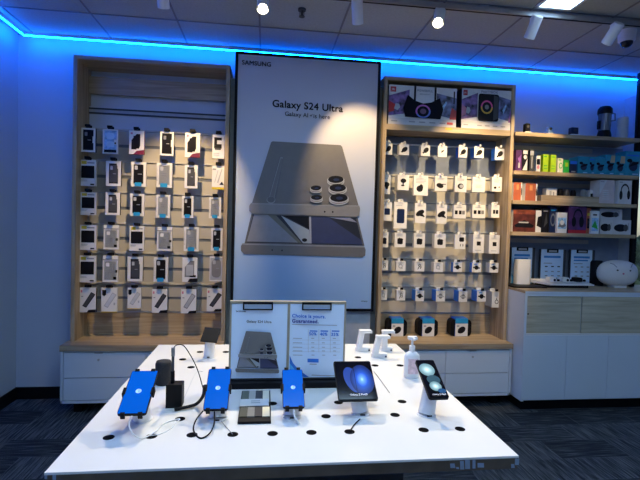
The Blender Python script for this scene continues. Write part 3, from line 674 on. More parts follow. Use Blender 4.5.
# second shelf
sbox((516,150,522,168),1, PURPLE, lambda m,f:(f.poly(m,[(.3,.6),(.9,.8),(.7,.3)],VIOLET), f.rect(m,.4,.15,.7,.4,LGREY)), 'gadget_pack','dark purple pack at the left end of the second shelf')
sbox((522.4,149.7,528,168.4),1, INK, lambda m,f:(f.rect(m,.1,.8,.9,.97,WHITE), f.poly(m,[(.05,.05),(.9,.05),(.9,.6)],WHITE), f.ell(m,.5,.66,.3,.1,WHITE)), 'gadget_pack','black and white blister pack beside the purple pack')
sbox((529.7,150,534,168.5),1, DGREY, lambda m,f:(f.rect(m,.1,.75,.9,.96,LGREY), f.rect(m,.4,.15,.65,.7,LGREY)), 'gadget_pack','slim grey blister pack with a pale stick')
sbox((536.3,155.7,540.4,169.2),1, WHITE, lambda m,f:(f.rect(m,.1,.45,.9,.8,INK), f.ell(m,.5,.3,.3,.12,PINK)), 'gadget_pack','narrow white and black pack left of the lime boxes')
grn = lambda m,f:(f.rect(m,.1,.85,.7,.9,GREEN), f.rect(m,.15,.35,.85,.39,GREEN), f.rect(m,.15,.2,.85,.23,GREEN))
sbox((543.1,154.3,548.3,170),1, LIME, grn, 'lime_box','tall lime green box, left one of the pair')
sbox((550.7,154.8,556,170.2),1, LIME, grn, 'lime_box','tall lime green box, right one of the pair')
sbox((557.6,158.3,563,170.4),1, mat('ivory',(.7,.7,.55),.4), lambda m,f:(f.ring(m,.6,.5,.35,.2,.3,GREEN), f.rect(m,.1,.85,.6,.92,GREEN)), 'gadget_pack','ivory box with a green ring, right of the lime boxes')
sbox((563.6,160,569.2,170.6),1, GREEN, lambda m,f:(f.rect(m,.3,.5,.8,.8,LIME),), 'gadget_pack','small dark green box on the second shelf')
sbox((570,161,577,170.8),1, NAVY, lambda m,f:(f.rect(m,0,.75,1,1,BLUE), f.rect(m,.2,.1,.8,.2,GREYINK)), 'gadget_pack','low navy and blue box left of the teal boxes')
teal = [((578,156.5,588.5,171.3),0,'leftmost'),((588.9,156.8,594.8,171.6),1,'second from left, narrow'),((595.2,157.3,605,172),2,'third from left'),((605.4,154.8,614.6,172.4),3,'with a yellow corner, third from right'),((615,155.7,624.6,172.7),4,'with a yellow corner, second from right'),((625.1,151.4,640,173.2),5,'biggest and rightmost')]
for px, k, w in teal:
    def art(m, f, k=k):
        f.ell(m, .55, .4, .3, .2, NAVY); f.ell(m, .3, .62, .18, .08, INK)
        f.poly(m, [(.2,.35),(.5,.55),(.9,.6),(.9,.5)], INK); f.rect(m, .5, .06, .9, .1, SKYB)
        if k in (3, 4): f.poly(m, [(.5,.62),(1,.62),(1,.97),(.6,.97)], TAN)
        if k in (1, 5): f.rect(m, .1, .8, .9, .86, BLUE)
    sbox(px, 1, TEAL, art, 'teal_box', 'teal electronics box on the second shelf, '+w, side=TEAL)
# third shelf
for px, w in (((513.5,182.5,522,198.3),'left'),((525.3,183.5,537.2,198.6),'right')):
    def art(m, f): f.rect(m, .88, 0, 1, 1, WHITE); f.rect(m, .35, .6, .6, .9, mat('orange_pale', (.7,.3,.12), .4)); f.ell(m, .94, .5, .05, .22, INK)
    sbox(px, 2, ORANGE, art, 'orange_box', 'orange speaker box at the third shelf, %s one' % w, side=WHITE)
a, b, zt = on_shelf((541,195.5,601,203), SZ[2], -.28, .2)
tray = M().box(a, b, -.28, -.265, SZ[2], SZ[2]+.055, OAKX).box(a, b, -.08, -.065, SZ[2], SZ[2]+.055, OAKX).box(a, a+.015, -.265, -.08, SZ[2], SZ[2]+.055, OAKX).box(b-.015, b, -.265, -.08, SZ[2], SZ[2]+.055, OAKX).box(a+.015, b-.015, -.265, -.08, SZ[2], SZ[2]+.02, OAKX)
tag(tray.build('wooden_tray', base=((a+b)/2, -.18, SZ[2])), 'low wooden tray on the third shelf', 'tray')
TZ = SZ[2]+.02
sbox((546.4,188.4,556.6,196),2, WHITE, lambda m,f:(f.rect(m,.3,.3,.5,.8,LGREY),f.rect(m,.65,.2,.75,.7,GREYINK)), 'small_carton','small white carton standing in the wooden tray','box',-.2,.06,TZ)
for i,(x0,x1,y,mt_,w) in enumerate(((559,564,188.6,BLACK,'round black speaker-like gadget in the tray, left'),(565,570.5,189,DGREY,'dark grey round gadget in the middle of the tray'),(572,577,190,BLACK,'short black round gadget in the tray'),(582,587.5,189.8,MGREY,'grey round gadget near the tray right end'))):
    a, b, zt = on_shelf((x0,y,x1,200), TZ, -.2, .05); rr = (b-a)/2
    g = M().lathe(((a+b)/2, -.18, TZ), [(rr*.8,0),(rr,.01),(rr,(zt-TZ)*.8),(rr*.7,zt-TZ)], mt_, 16)
    tag(g.build('round_gadget', base=((a+b)/2,-.18,TZ)), w, 'gadget', GS)
sbox((589.5,190.3,595.8,196.5),2, WHITE, lambda m,f:(f.rect(m,.15,.1,.85,.7,INK),), 'small_carton','small white carton with black window at the tray right end','box',-.2,.05,TZ)
def hp_art(m, f, pinkk):
    if pinkk: f.poly(m, [(0,.35),(.5,1),(1,1),(1,0),(0,0)], mat('pinkgrey', (.55,.48,.5), .4)); f.ell(m, .4, .42, .12, .1, LGREY); f.lines(m, .2,.15,.7,.6,5,CARD)
    else:
        f.ring(m, .5, .52, .34, .34, .22, INK, t0=-.2, t1=PI+.2); f.ell(m, .2, .38, .12, .2, INK); f.ell(m, .78, .4, .12, .2, INK)
    f.rect(m, .05, .9, .3, .94, GREYINK)
sbox((599.4,180,614.5,202),2, CARD, lambda m,f: hp_art(m,f,True), 'headphone_box','grey box with pinkish front on the third shelf right part', side=WHITE, Y=-.28)
sbox((618.4,180.5,631.5,202.6),2, CARD, lambda m,f: hp_art(m,f,False), 'headphone_box','grey box picturing black headphones, right end of the third shelf', side=WHITE, Y=-.28)
# fourth shelf
def redart(m, f):
    f.rect(m, 0, .8, .8, 1, mat('rust', (.22,.055,.03), .4, var=.5, scale=25)); f.poly(m, [(.05,.3),(.4,.55),(.75,.3),(.7,.2),(.1,.2)], INK); f.rect(m, .2, .4, .55, .46, LGREY)
    f.rect(m, .8, 0, 1, 1, WHITE); f.poly(m, [(.84,.3),(1,.2),(1,.75),(.88,.7)], INK)
sbox((513,210,541,231.4),3, mat('rustdark',(.09,.022,.016),.4,var=.6,scale=18), redart, 'speaker_box','wide rust-red and black box with white end, left on the fourth shelf', side=WHITE)
sbox((541.6,208,549,231.6),3, INK, lambda m,f:(f.poly(m,[(.3,.2),(.8,.4),(.6,.8)],DGREY),f.rect(m,.2,.85,.8,.9,MGREY)), 'headset_box','tall black box beside the rust-red box')
sbox((549.4,207,556.4,231.8),3, NAVY, lambda m,f:(f.ring(m,.5,.5,.35,.25,.3,SLOT),f.rect(m,.2,.85,.8,.9,CYAN)), 'headset_box','tall dark navy headset box on the fourth shelf')
sbox((557,212.5,567,232),3, WHITE, lambda m,f:(f.rect(m,.08,.2,.92,.75,SKYB),f.poly(m,[(.1,.3),(.5,.7),(.9,.35),(.6,.25)],SLOT),f.ell(m,.5,.5,.2,.12,WHITE)), 'earbud_box','small white and blue box in front of the navy box', Y=-.29, dep=.05)
def purp(m, f):
    f.poly(m, [(0,0),(1,0),(1,.12),(0,.12)], RED); f.ring(m, .52, .56, .27, .34, .22, INK, t0=-.1, t1=PI+.1); f.ell(m, .3, .42, .12, .18, INK); f.ell(m, .72, .42, .13, .2, INK); f.rect(m, .1, .92, .5, .96, VIOLET)
sbox((568.5,206,586.4,232.4),3, PURPLE, purp, 'headphone_box','purple box picturing black headphones on the fourth shelf')
sbox((586.8,208,590.6,232.4),3, ORANGE, lambda m,f:(f.rect(m,.1,.2,.9,.6,INK),f.rect(m,.1,.7,.9,.8,YEL)), 'headset_box','thin orange and black box right of the purple box')
sbox((591,211,599,233),3, WHITE, lambda m,f:(f.rect(m,.1,.12,.9,.7,SKYB),f.poly(m,[(.1,.3),(.5,.6),(.9,.2)],GREEN),f.rect(m,.2,.8,.7,.86,INK)), 'earbud_box','small white box with blue and green picture before the speaker cartons', Y=-.29, dep=.05)
def spk(m, f): f.ell(m, .4, .45, .36, .26, INK); f.ell(m, .7, .46, .13, .24, DGREY); f.rect(m, .82, .3, .86, .8, GREYINK)
zz = SZ[3]+.125
sbox((600,219.4,612.8,233),3, CARD, spk, 'speaker_carton','grey speaker carton, lower left of the three', Y=-.22)
sbox((613.2,220,631,233.6),3, CARD, spk, 'speaker_carton','grey speaker carton, lower right of the three', Y=-.22)
zz = max(aty(606, 219.4, -.22).z, aty(622, 220, -.22).z)+.001
sbox((600,208.8,622.3,219),3, CARD, spk, 'speaker_carton','grey speaker carton lying on top of the other two', Y=-.22, z=zz)
# top shelf gadgets
for (x0,x1,y,mt_,lb) in ((525.3,529.8,123.5,BLACK,'tiny black action camera on a white stand, left on the top shelf'),(548.3,552.3,126.5,SKYB,'tiny pale blue camera on a white stand on the top shelf'),(571,578,127.5,NAVY,'small navy camera on a white stand on the top shelf')):
    a, b, zt = on_shelf((x0,y,x1,134), SZ[0], -.22, .05)
    t2 = thing('display_camera', lb, 'camera', ((a+b)/2,-.2,SZ[0]), 'small cameras on the top shelf')
    M().box(a-.008, b+.008, -.235, -.17, SZ[0], SZ[0]+.022, WPLA).build('stand', t2, bevel=.003)
    g = M().rbox(a, b, -.225, -.185, SZ[0]+.022, zt, mt_, .006, axis='y'); g.cyl(((a+b)/2, -.232, (SZ[0]+.022+zt)/2+.008), ((a+b)/2, -.225, (SZ[0]+.022+zt)/2+.008), .012, DGREY); g.build('body', t2)
# tumbler
a, b, zt = on_shelf((599.5,106,613,136), SZ[0], -.2, .1); xm = (a+b)/2; r = (b-a)/2*.8; h = zt-SZ[0]; B = (xm, -.18, SZ[0])
t2 = thing('blender_bottle', 'clear portable blender bottle with black lid on the top shelf', 'blender', B)
M().lathe(B, [(r*1.1,0),(r*1.1,h*.12),(r*.9,h*.26)], BLACK).build('base', t2)
M().lathe((xm,-.18,SZ[0]+h*.26), [(r*.9,0),(r*.95,h*.2),(r,h*.5)], mat('smoke_plastic', (.16,.18,.22), .15, alpha=.85)).build('jar', t2)
M().lathe((xm,-.18,SZ[0]+h*.76), [(r*1.1,0),(r*1.15,h*.05),(r*1.1,h*.16),(r*.8,h*.23)], BLACK).build('lid', t2)
M().tube([(xm+r*.9,-.18,zt-.05),(xm+r*1.9,-.18,zt-.06),(xm+r*1.95,-.18,zt-.12),(xm+r*.9,-.18,zt-.13)], .007, MGREY).build('carry_loop', t2)
M().box(xm-r*1.25, xm-r*1.0, -.2, -.17, SZ[0]+h*.3, SZ[0]+h*.55, BLACK).build('side_button', t2)
a, b, zt = on_shelf((620.5,117,629.5,136), SZ[0], -.2, .1)
g = M().lathe(((a+b)/2,-.17,SZ[0]), [((b-a)/2*(1+.04*(i%2)), (zt-SZ[0])*i/16) for i in range(17)], mat('ribbed_white', (.5,.55,.6), .4), 20)
tag(g.build('ribbed_canister', base=((a+b)/2,-.17,SZ[0])), 'pale ribbed canister at the right end of the top shelf', 'canister')

# ================================================================== TALL COUNTER
CX0, CX1, CYF, CZT = 2.136, 3.66, -.5224, 1.012
t = thing('storage_counter', 'tall white storage counter with oak top and oak sliding doors', 'counter', (2.9, -.26, 0))
M().box(CX0, CX1, CYF, -.02, CZT-.010, CZT+.012, OAKX).box(CX0, CX1, CYF-.002, CYF, CZT-.010, CZT+.006, PANELW).build('counter_top', t, bevel=.002)
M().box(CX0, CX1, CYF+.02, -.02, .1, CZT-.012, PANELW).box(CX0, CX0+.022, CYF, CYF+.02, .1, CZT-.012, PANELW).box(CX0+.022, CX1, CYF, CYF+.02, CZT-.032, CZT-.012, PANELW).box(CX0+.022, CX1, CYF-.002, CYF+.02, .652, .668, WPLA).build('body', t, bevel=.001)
zA, zB = .668, CZT-.035
xs = aty(581.5, 315, CYF).x
d = M().box(CX0+.022, xs-.004, CYF+.006, CYF+.016, zA, zB, OAKG).build('sliding_door', t)
M().cyl((CX0+.036, CYF+.002, .83), (CX0+.036, CYF+.006, .83), .006, BLACK).build('finger_hole', d)
M().box(xs+.004, CX1, CYF+.002, CYF+.012, zA, zB, OAKG).build('sliding_door', t)
xa, xb = aty(565.5, 370, CYF).x, aty(607, 370, CYF).x
for u, v in ((CX0+.001, xa-.002), (xa+.002, xb-.002), (xb+.002, CX1)):
    M().box(u, v, CYF-.002, CYF+.02, .112, .650, PANELW).build('door', t, bevel=.001)
M().box(CX0+.05, CX1, CYF+.08, -.05, 0, .1, BLACK).build('toe_kick', t)
CT = CZT+.012
# things on the counter
def clip_sign(px, Y, z0, label, which):
    x0, y0, x1, y1 = px; a, b = aty(x0, (y0+y1)/2, Y).x, aty(x1, (y0+y1)/2, Y).x; z1 = aty((x0+x1)/2, y0, Y).z
    t2 = thing('clip_sign', label, 'sign', ((a+b)/2, Y+.03, z0), 'small clip signs on the tall counter')
    M().box(a-.004, b+.03, Y+.006, Y+.03, z0, z1, DGREY).box(a, b, Y-.02, Y+.05, z0, z0+.008, DGREY).build('easel', t2)
    m = M().box(a, b, Y, Y+.004, z0+.008, z1, mat('sign_paper', (.60,.76,.95), .5, var=.01)); f = Face((a, Y, z0), (b-a, 0, 0), (0, 0, z1-z0), Vector((0,-1,0)))
    bl = mat('sign_blue', (.04,.24,.6), .5)
    f.rect(m, .12, .76, .88, .82, bl)
    if which != 1: f.rect(m, .12, .68, .8, .72, bl)
    f.lines(m, .12, .58, .6, .64, 1, GREYINK)
    for v in (.5, .36, .24):
        for u in (.18, .46, .74): f.rect(m, u, v, u+.12, v+.03, (INK if which == 1 and v == .5 else GREYINK))
    if which == 1: f.rect(m, .62, .14, .74, .2, INK)
    f.poly(m, [(0,.02),(1,.02),(1,.05),(.6,.06),(.2,.12),(0,.3 if which == 0 else .12)], bl); m.build('sign_sheet', t2)
    xm = (a+b)/2; M().box(xm-.055, xm+.055, Y-.006, Y, z1-.03, z1+.004, BLACK).box(xm-.04, xm+.04, Y-.008, Y-.006, z1-.022, z1-.006, LGREY).build('clip', t2)
clip_sign((511.5,247.5,532,279), -.09, CT, 'blue and white clip sign behind the white internet gateway', 0)
clip_sign((541,249.5,563,277), -.09, CT, 'clip sign behind the white earbud tray, middle of the three', 1)
clip_sign((571,250,592,276), -.09, CT, 'clip sign beside the round pet-faced speaker', 2)
a, b, zt = on_shelf((518,259.6,532,283), CT, -.22, .1)
t2 = thing('internet_gateway', 'rounded white internet gateway standing on a black plate', 'router', ((a+b)/2, -.175, CT))
M().rbox(a, b, -.22, -.13, CT+.014, zt, WPLA, .028, 6).build('body', t2, bevel=.006)
bb = M().box(aty(511,285,-.3).x, aty(543,285,-.3).x, -.36, -.125, CT, CT+.012, BLACK)
tag(bb.build('display_plate', base=((a+b)/2, -.24, CT)), 'flat black plate under the white gateway', 'plate')
a, b = aty(545, 283, -.32).x, aty(592, 283, -.32).x
t2 = thing('earbud_tray', 'white earbud demonstration tray on a black base', 'tray', ((a+b)/2, -.24, CT))
M().box(a+.01, b-.04, -.33, -.15, CT, CT+.024, BLACK).build('base', t2)
M().add([(a+.03,-.35,CT+.034),(b,-.35,CT+.034),(b+.01,-.13,CT+.058),(a-.03,-.13,CT+.058),(a+.03,-.35,CT+.025),(b,-.35,CT+.025),(b+.01,-.13,CT+.025),(a-.03,-.13,CT+.025)], [(0,1,2,3),(7,6,5,4),(4,5,1,0),(5,6,2,1),(6,7,3,2),(7,4,0,3)], WPLA).build('tray_top', t2)
for i, (x, mt_, lb) in enumerate(((552, WPLA, 'open white earbud case, left one on the tray'), (565, WPLA, 'open white earbud case in the middle of the tray'), (578, BLACK, 'black earbud case on the tray'))):
    q = aty(x, 278, -.24).x; zq = CT+.046
    t3 = thing('earbud_case', lb, 'earbud case', (q, -.23, zq), 'earbud cases on the white tray')
    M().rbox(q-.036, q+.030, -.26, -.20, zq, zq+.04, mt_, .014, axis='y').build('case', t3, bevel=.004)
    M().cyl((q+.012,-.264,zq+.016), (q+.012,-.26,zq+.016), .011, BLACK, n=12).build('earbud', t3)
    M().cyl((q+.052,-.262,zq+.014), (q+.052,-.246,zq+.014), .010, BLACK, n=12).build('earbud', t3)
a, b = aty(591, 270, -.12).x, aty(601, 270, -.12).x; zt = aty(596, 260.5, -.12).z
tag(M().lathe(((a+b)/2+.02, -.10, CT), [(.055,0),(.06,.01),(.06,zt-CT-.02),(.045,zt-CT)], BLACK).build('black_speaker', base=((a+b)/2,-.10,CT)), 'dark round speaker between the third clip sign and pet-faced speaker', 'speaker')
# round white pet-faced speaker
a, b = aty(599.5, 272, -.25).x, aty(637.5, 272, -.25).x; z0_, z1_ = CT+.012, aty(618, 260.3, -.25).z
cx_, cz_, rx_, rz_ = (a+b)/2, (z0_+z1_)/2, (b-a)/2, (z1_-z0_)/2
t2 = thing('pet_speaker', 'oval cream-white speaker with a small pet face', 'speaker', (cx_, -.23, CT))
g = M(); n1, n2 = 20, 32; vs = []; sg = lambda v, e: math.copysign(abs(v)**e, v)
for i in range(n1+1):
    p_ = -PI/2+PI*i/n1
    for j in range(n2):
        q_ = 2*PI*j/n2; vs.append((cx_+rx_*sg(math.cos(p_),.8)*sg(math.cos(q_),.85), -.235+.085*sg(math.cos(p_),.8)*sg(math.sin(q_),.85), cz_+rz_*sg(math.sin(p_),.85)))
g.add(vs, [(i*n2+j, i*n2+(j+1)%n2, (i+1)*n2+(j+1)%n2, (i+1)*n2+j) for i in range(n1) for j in range(n2)], mat('cream_plastic', (.72,.70,.70), .45, var=.02), True); g.build('body', t2)
for dx, dz, rr, mt_ in ((-.36, .28, .0065, INK), (.30, .26, .0065, INK), (-.06, .02, .009, PINK)):
    xx, zz_ = cx_+rx_*dx, cz_+rz_*dz
    M().cyl((xx, -.3225, zz_), (xx, -.30, zz_), rr, mt_, n=12).build('eye' if mt_ is INK else 'nose', t2)
for s in (-1, 1):
    M().tube([(cx_+rx_*.62*s-.01, -.297, cz_+rz_*.80), (cx_+rx_*.48*s-.01, -.309, cz_+rz_*.72), (cx_+rx_*.36*s-.01, -.321, cz_+rz_*.5)], .0025, SLOT, 6).build('ear_line', t2)
M().box(cx_-.06, cx_+.06, -.28, -.19, CT, CT+.02, WPLA).build('foot', t2)

# ================================================================== TABLE
TZ0 = .9; TX0, TX1, TY0, TY1 = -.51, .693, -2.872, -1.71
t = thing('display_table', 'large white display table with black cable holes and a dark worn edge', 'table', ((TX0+TX1)/2, (TY0+TY1)/2, 0))
top = M().box(TX0, TX1, TY0, TY1, TZ0-.006, TZ0, TABLEW)
top.box(TX0+.002, TX1-.002, TY0+.002, TY1-.002, TZ0-.036, TZ0-.006, EDGE)
top.build('tabletop', t)
for x0, x1, y0, y1, sk in ((450,455,463.5,468,.5),(456,459,467,469,.4),(460,464,461,469.5,.3),(465,470,460,469,.05),(472.5,475.5,460,468.5,0),(477.5,484,463,467.5,.1),(511,514.5,464,468,.3),(515,519,458.6,465,-.2),(44.6,47.3,473.5,479,-.1),(52.5,56,474.5,480,0)):
    q = [aty(x0+sk, y1, TY0+.001), aty(x1+sk, y1, TY0+.001), aty(x1-sk, y0, TY0+.001), aty(x0, y0, TY0+.001)]
    M().poly(q, mat('chipped_laminate', (.30,.38,.50), .5, var=.2)).build('chipped_patch', t)
HOLES = [(108.7,437.5),(151.5,436.4),(180,419),(192,435),(232.8,434.5),(182.6,359.4),(191,367.3),(200,352),(272.5,403.6),(272.5,433.6),(311.4,432.5),(326,416.3),(338.4,402.5),(349.5,431.8),(358,357.4),(375,365.5),(400,365.5),(402,401.6),(395,415),(423.6,430),(460,429),(226,352),(412,352)]
for hx, hy in HOLES:
    q = atz(hx, hy, TZ0)
    M().cyl((q.x, q.y, TZ0-.001), (q.x, q.y, TZ0+.0008), .0155, HOLE, n=24).build('cable_hole', t)
M().box(-.30, .48, -2.55, -2.0, 0, TZ0-.036, DGREY).build('pedestal', t)

def sit(o): return o
def screenphone(bp_, w, Lg, wpx, tpx, label, name, draw, clamps, th=.008, post_px=None, group=None, cat='phone', radius=.008):
    """a handset leaning back on a white post: bottom edge centre seen at bp_, top edge centre at height tpx"""
    D = w*F/wpx; B = atd(bp_[0], bp_[1], D); lo, hi = 0, PI/2
    for _ in range(40):
        md = (lo+hi)/2; P = B+Vector((0, math.sin(md), math.cos(md)))*Lg
        if pr(P)[1] > tpx: hi = md
        else: lo = md
    V = Vector((0, math.sin(lo), math.cos(lo))); U = Vector((1,0,0)); n = U.cross(V)  # n points up-front
    base = atz(post_px[0], post_px[1], TZ0)
    t2 = thing(name, label, cat, B, group)
    g = M(); f = Face(B-U*w/2, U*w, V*Lg, n)
    # rounded slab
    k = 5; pts = []
    rv = radius/Lg; ru = radius/w
    for (cu, cv, t0) in ((1-ru,1-rv,0),(ru,1-rv,PI/2),(ru,rv,PI),(1-ru,rv,PI*1.5)):
        for i in range(k): a_ = t0+PI/2*i/(k-1); pts.append((cu+ru*math.cos(a_), cv+rv*math.sin(a_)))
    F_ = [f.p(u,v,0) for u,v in pts]; Bk = [p_-n*th for p_ in F_]; N_ = len(pts)
    g.add(F_+Bk, [tuple(range(N_)), tuple(range(2*N_-1, N_-1, -1))]+[(i, i+N_, (i+1)%N_+N_, (i+1)%N_) for i in range(N_)], BLACK)
    g.build('handset', t2)
    s = M(); f.k = 1; draw(s, f); s.build('screen', t2)
    # stand: post and head (a separate thing fixed to the table)
    ctr = B+V*Lg*.45-n*(th+.001)
    ps = Vector((base.x, max(base.y+.028, B.y+.042-.1*max(0, B.z-TZ0-.05)), TZ0))
    st = thing('phone_stand', label_stand(label), 'stand', ps, 'white security stands on the table')
    dirv = (ctr-ps)
    M().cyl(ps, ps+Vector((0,0,.004)), .031, WPLA, n=28).build('foot_ring', st)
    M().cyl(ps+Vector((0,0,.003)), ctr-n*.012-Vector((0,0,.0)), .027, WPLA, r1=.024, n=28).build('post', st)
    M().box(ps.x-.008, ps.x+.008, ps.y-.0295, ps.y-.026, TZ0+.004, TZ0+.008, INK).build('slot', st)
    M().cyl(ctr-n*.014, ctr, .026, BLACK, n=20).build('mount_head', st)
    if clamps:
        for cu, cv, ax in ((.0,.5,'s'),(1.,.5,'s'),(.2,0,'b'),(.8,0,'b'),(.2,1,'t'),(.8,1,'t')):
            c_ = f.p(cu, cv, 0); m = M()
            o1 = U*(-1 if cu == 0 else 1) if ax == 's' else V*(-1 if ax == 'b' else 1)
            al = V if ax == 's' else U
            hw = .012 if ax == 's' else .006
            for off0, off1, nn0, nn1 in ((0.0005, .005, -th-.006, .004), (-.004, .005, .0012, .004)):
                vs = [c_+al*(s1*hw)+o1*oo+n*nn for s1 in (-1,1) for oo in (off0,off1) for nn in (nn0,nn1)]
                m.add(vs, [(0,1,3,2),(4,6,7,5),(0,4,5,1),(2,3,7,6),(0,2,6,4),(1,5,7,3)], BLACK)
            m.build('clamp', st)
        m = M()
        for (p_, q_) in (((0,.5),(1,.5)),((.2,0),(.2,1)),((.8,0),(.8,1))):
            m.tube([f.p(*p_, 0)-n*(th+.004), f.p(*q_, 0)-n*(th+.004)], .003, BLACK, 6)
        m.build('clamp_frame', st)
    return t2, f, B, V, n, Lg
def label_stand(l):
    return {'a': 'white post stand under the leftmost blue-screen phone', 'b': 'white post stand under the second blue-screen phone', 'c': 'white post stand under the blue-screen phone before the signs',
            'd': 'white post stand under the unfolded tablet phone', 'e': 'white post stand under the slim tall phone with pale orbs'}[KEY]
def blue_scr(m, f):
    f.rect(m, .025, .012, .975, .988, SCREENB)
    c = (.5, .5); ru = .105; rv = ru*f.U.length/f.V.length
    f.ell(m, .5, .5, ru, rv, SCREENG, 24)
    for i, v in enumerate((-.5, -.15, .2, .55)):
        h = math.sqrt(1-v*v)*ru*.85
        f.poly(m, [(.5-h*.2, .5+rv*v-.004), (.5+h, .5+rv*(v-.06)), (.5+h, .5+rv*(v+.05)), (.5-h*.2, .5+rv*v+.003)], SCREENB)
G3 = 'blue-screen demonstration phones on the table'
KEY = 'a'; ph1 = screenphone((131.2,414.2), .079, .163, 28.3, 370.8, 'leftmost blue-screen demo phone, on the table corner side', 'demo_phone', blue_scr, True, post_px=(139.4,423.5), group=G3)
KEY = 'b'; ph2 = screenphone((215.3,409.6), .0735, .158, 24.4, 368.6, 'second blue-screen demo phone from left, plugged with a black cable', 'demo_phone', blue_scr, True, post_px=(216.7,422.5), group=G3)
KEY = 'c'; ph3 = screenphone((293.9,407.4), .0685, .147, 22.2, 369.4, 'rightmost blue-screen demo phone, in front of the double sign', 'demo_phone', blue_scr, True, post_px=(292.5,420.5), group=G3)
def fold(m, f):
    f.rect(m, .02, .02, .98, .98, SCREENK); f.ell(m, .43, .5, .2, .34, mat('orb_crescent', (.01,.03,.18), .2, emit=(.012,.05,.3), estr=.6), 28, rot=.35); f.ell(m, .68, .50, .31, .38, ORB, 36, uv=True)
    f.rect(m, .495, .02, .505, .98, mat('fold_crease', (.004,.006,.03), .15))
KEY = 'd'; ph4 = screenphone((358.7,400.2), .128, .155, 40.5, 361.2, 'unfolded square tablet phone showing a blue orb', 'foldable_phone', fold, False, post_px=(363.7,418.8), cat='phone', radius=.006)
lettering('Galaxy Z Fold5', SCREENW, ph4[1], .30, .12, .74, ph4[0])
def flip(m, f):
    f.rect(m, .03, .015, .97, .985, SCREENK)
    f.ell(m, .42, .72, .40, .17, ORBT, 28, uv=True); f.ell(m, .55, .45, .34, .12, mat('orb_dim', (.02,.05,.07), .2, emit=(.03,.08,.11), estr=.7), 28); f.ell(m, .52, .28, .30, .12, ORBT, 28, uv=True); f.ell(m, .75, .16, .2, .06, mat('orb_deep', (.01,.04,.1), .2, emit=(.02,.08,.2), estr=.7), 24)
KEY = 'e'; ph5 = screenphone((439.6,398.3), .066, .165, 21.0, 360, 'slim tall phone showing pale teal orbs, right of the table', 'flip_phone', flip, False, post_px=(429.5,418.0), cat='phone')
lettering('Galaxy Z Flip5', SCREENW, ph5[1], .2, .075, .86, ph5[0])
# rear stand with small black device
q = atz(203.5+4.5, 359, TZ0); B = Vector((q.x, q.y+.03, TZ0))
t = thing('phone_stand', 'white post stand at the rear left of the table holding a device', 'stand', B, 'white security stands on the table')
M().cyl(B, B+Vector((.006,0,.09)), .025, WPLA, r1=.021, n=28).build('post', t)
M().box(B.x-.006, B.x+.006, B.y-.0265, B.y-.024, TZ0+.004, TZ0+.009, INK).build('slot', t)
Q = aty(211, 335, B.y)
g = M(); V = Vector((.1, .5, .42)).normalized(); U = Vector((1, 0, -.1)).normalized(); n_ = U.cross(V).normalized(); w2, l2 = .036, .075
cs = [Vector((Q.x,B.y-.01,Q.z))+U*(a*w2)+V*(b*l2*.5)+n_*c for c in (0, .008) for a, b in ((-1,-1),(1,-1),(1,1),(-1,1))]
g.add(cs, [(3,2,1,0),(4,5,6,7),(0,1,5,4),(1,2,6,5),(2,3,7,6),(3,0,4,7)], BLACK)
tag(g.build('demo_phone', base=B+Vector((0,0,.09))), 'small dark device tilted back on the rear left post', 'phone')
# three empty white stands
for (fx0, fx1, fy, tx0, tx1, ty, lb) in ((355,371.5,352.8,359.5,371.5,331.3,'empty white angled stand, leftmost of three'), (371,388.3,359.3,376.5,389.6,336.8,'empty white angled stand, nearest of three'), (380.5,393.5,352.8,382.5,394,331.5,'empty white angled stand, rearmost on the right')):
    A = atz(fx0+1, fy-1, TZ0); Bq = atz(fx1, fy-1, TZ0); Y = A.y+.02
    t = thing('angled_stand', lb, 'stand', ((A.x+Bq.x)/2, Y, TZ0), 'empty white angled stands at the rear of the table')
    foot = M().rbox(A.x, Bq.x, Y-.02, Y+.025, TZ0, TZ0+.018, WPLA, .018, 5).cyl((Bq.x-.012, Y-.0205, TZ0+.008), (Bq.x-.012, Y-.0225, TZ0+.008), .004, INK, n=10); foot.build('foot', t)
    T0 = aty(tx0, ty, Y); T1 = aty(tx1, ty-.3, Y); s0 = Vector((A.x+.018, Y, TZ0+.015)); s1 = Vector((T0.x+.013, Y, T0.z))
    w3 = .014; m = M()
    m.add([s0+Vector((-w3,-.016,0)), s0+Vector((w3,-.016,0)), s0+Vector((w3,.016,0)), s0+Vector((-w3,.016,0)), s1+Vector((-w3,-.014,.0)), s1+Vector((w3*.8,-.014,.0)), s1+Vector((w3*.8,.014,.0)), s1+Vector((-w3,.014,0))],
          [(3,2,1,0),(4,5,6,7),(0,1,5,4),(1,2,6,5),(2,3,7,6),(3,0,4,7)], WPLA); m.build('post', t, bevel=.004)
    M().box(T0.x-.002, T1.x, Y-.018, Y+.018, T0.z-.006, T0.z+.007, WPLA).build('arm', t, bevel=.004)
# sanitizer bottle
q = atz(413, 379, TZ0); Bx, By = q.x, q.y+.022
zsh = aty(413, 353, By).z-TZ0; ztp = aty(413, 336.5, By).z-TZ0; rr = abs(aty(420.6,366,By).x-aty(405.3,366,By).x)/2
t = thing('pump_bottle', 'white pump bottle of hand sanitizer on the table', 'bottle', (Bx, By, TZ0))
M().lathe((Bx,By,TZ0), [(rr*.9,0),(rr,.006),(rr,zsh*.9),(rr*.75,zsh),(rr*.4,zsh+.008)], WPLA, sy=.75).build('bottle', t)
lb_ = M(); 
for i in range(8):
    a0, a1 = -PI/2-.7+1.4*i/8, -PI/2-.7+1.4*(i+1)/8; R_ = rr*1.01
    lb_.poly([(Bx+R_*math.cos(a),By+.755*R_*math.sin(a),TZ0+z) for a, z in ((a0,.02),(a1,.02),(a1,zsh*.82),(a0,zsh*.82))], mat('pink_label', (.72,.55,.6), .5, var=.25, scale=60))
lb_.build('paper_label', t)
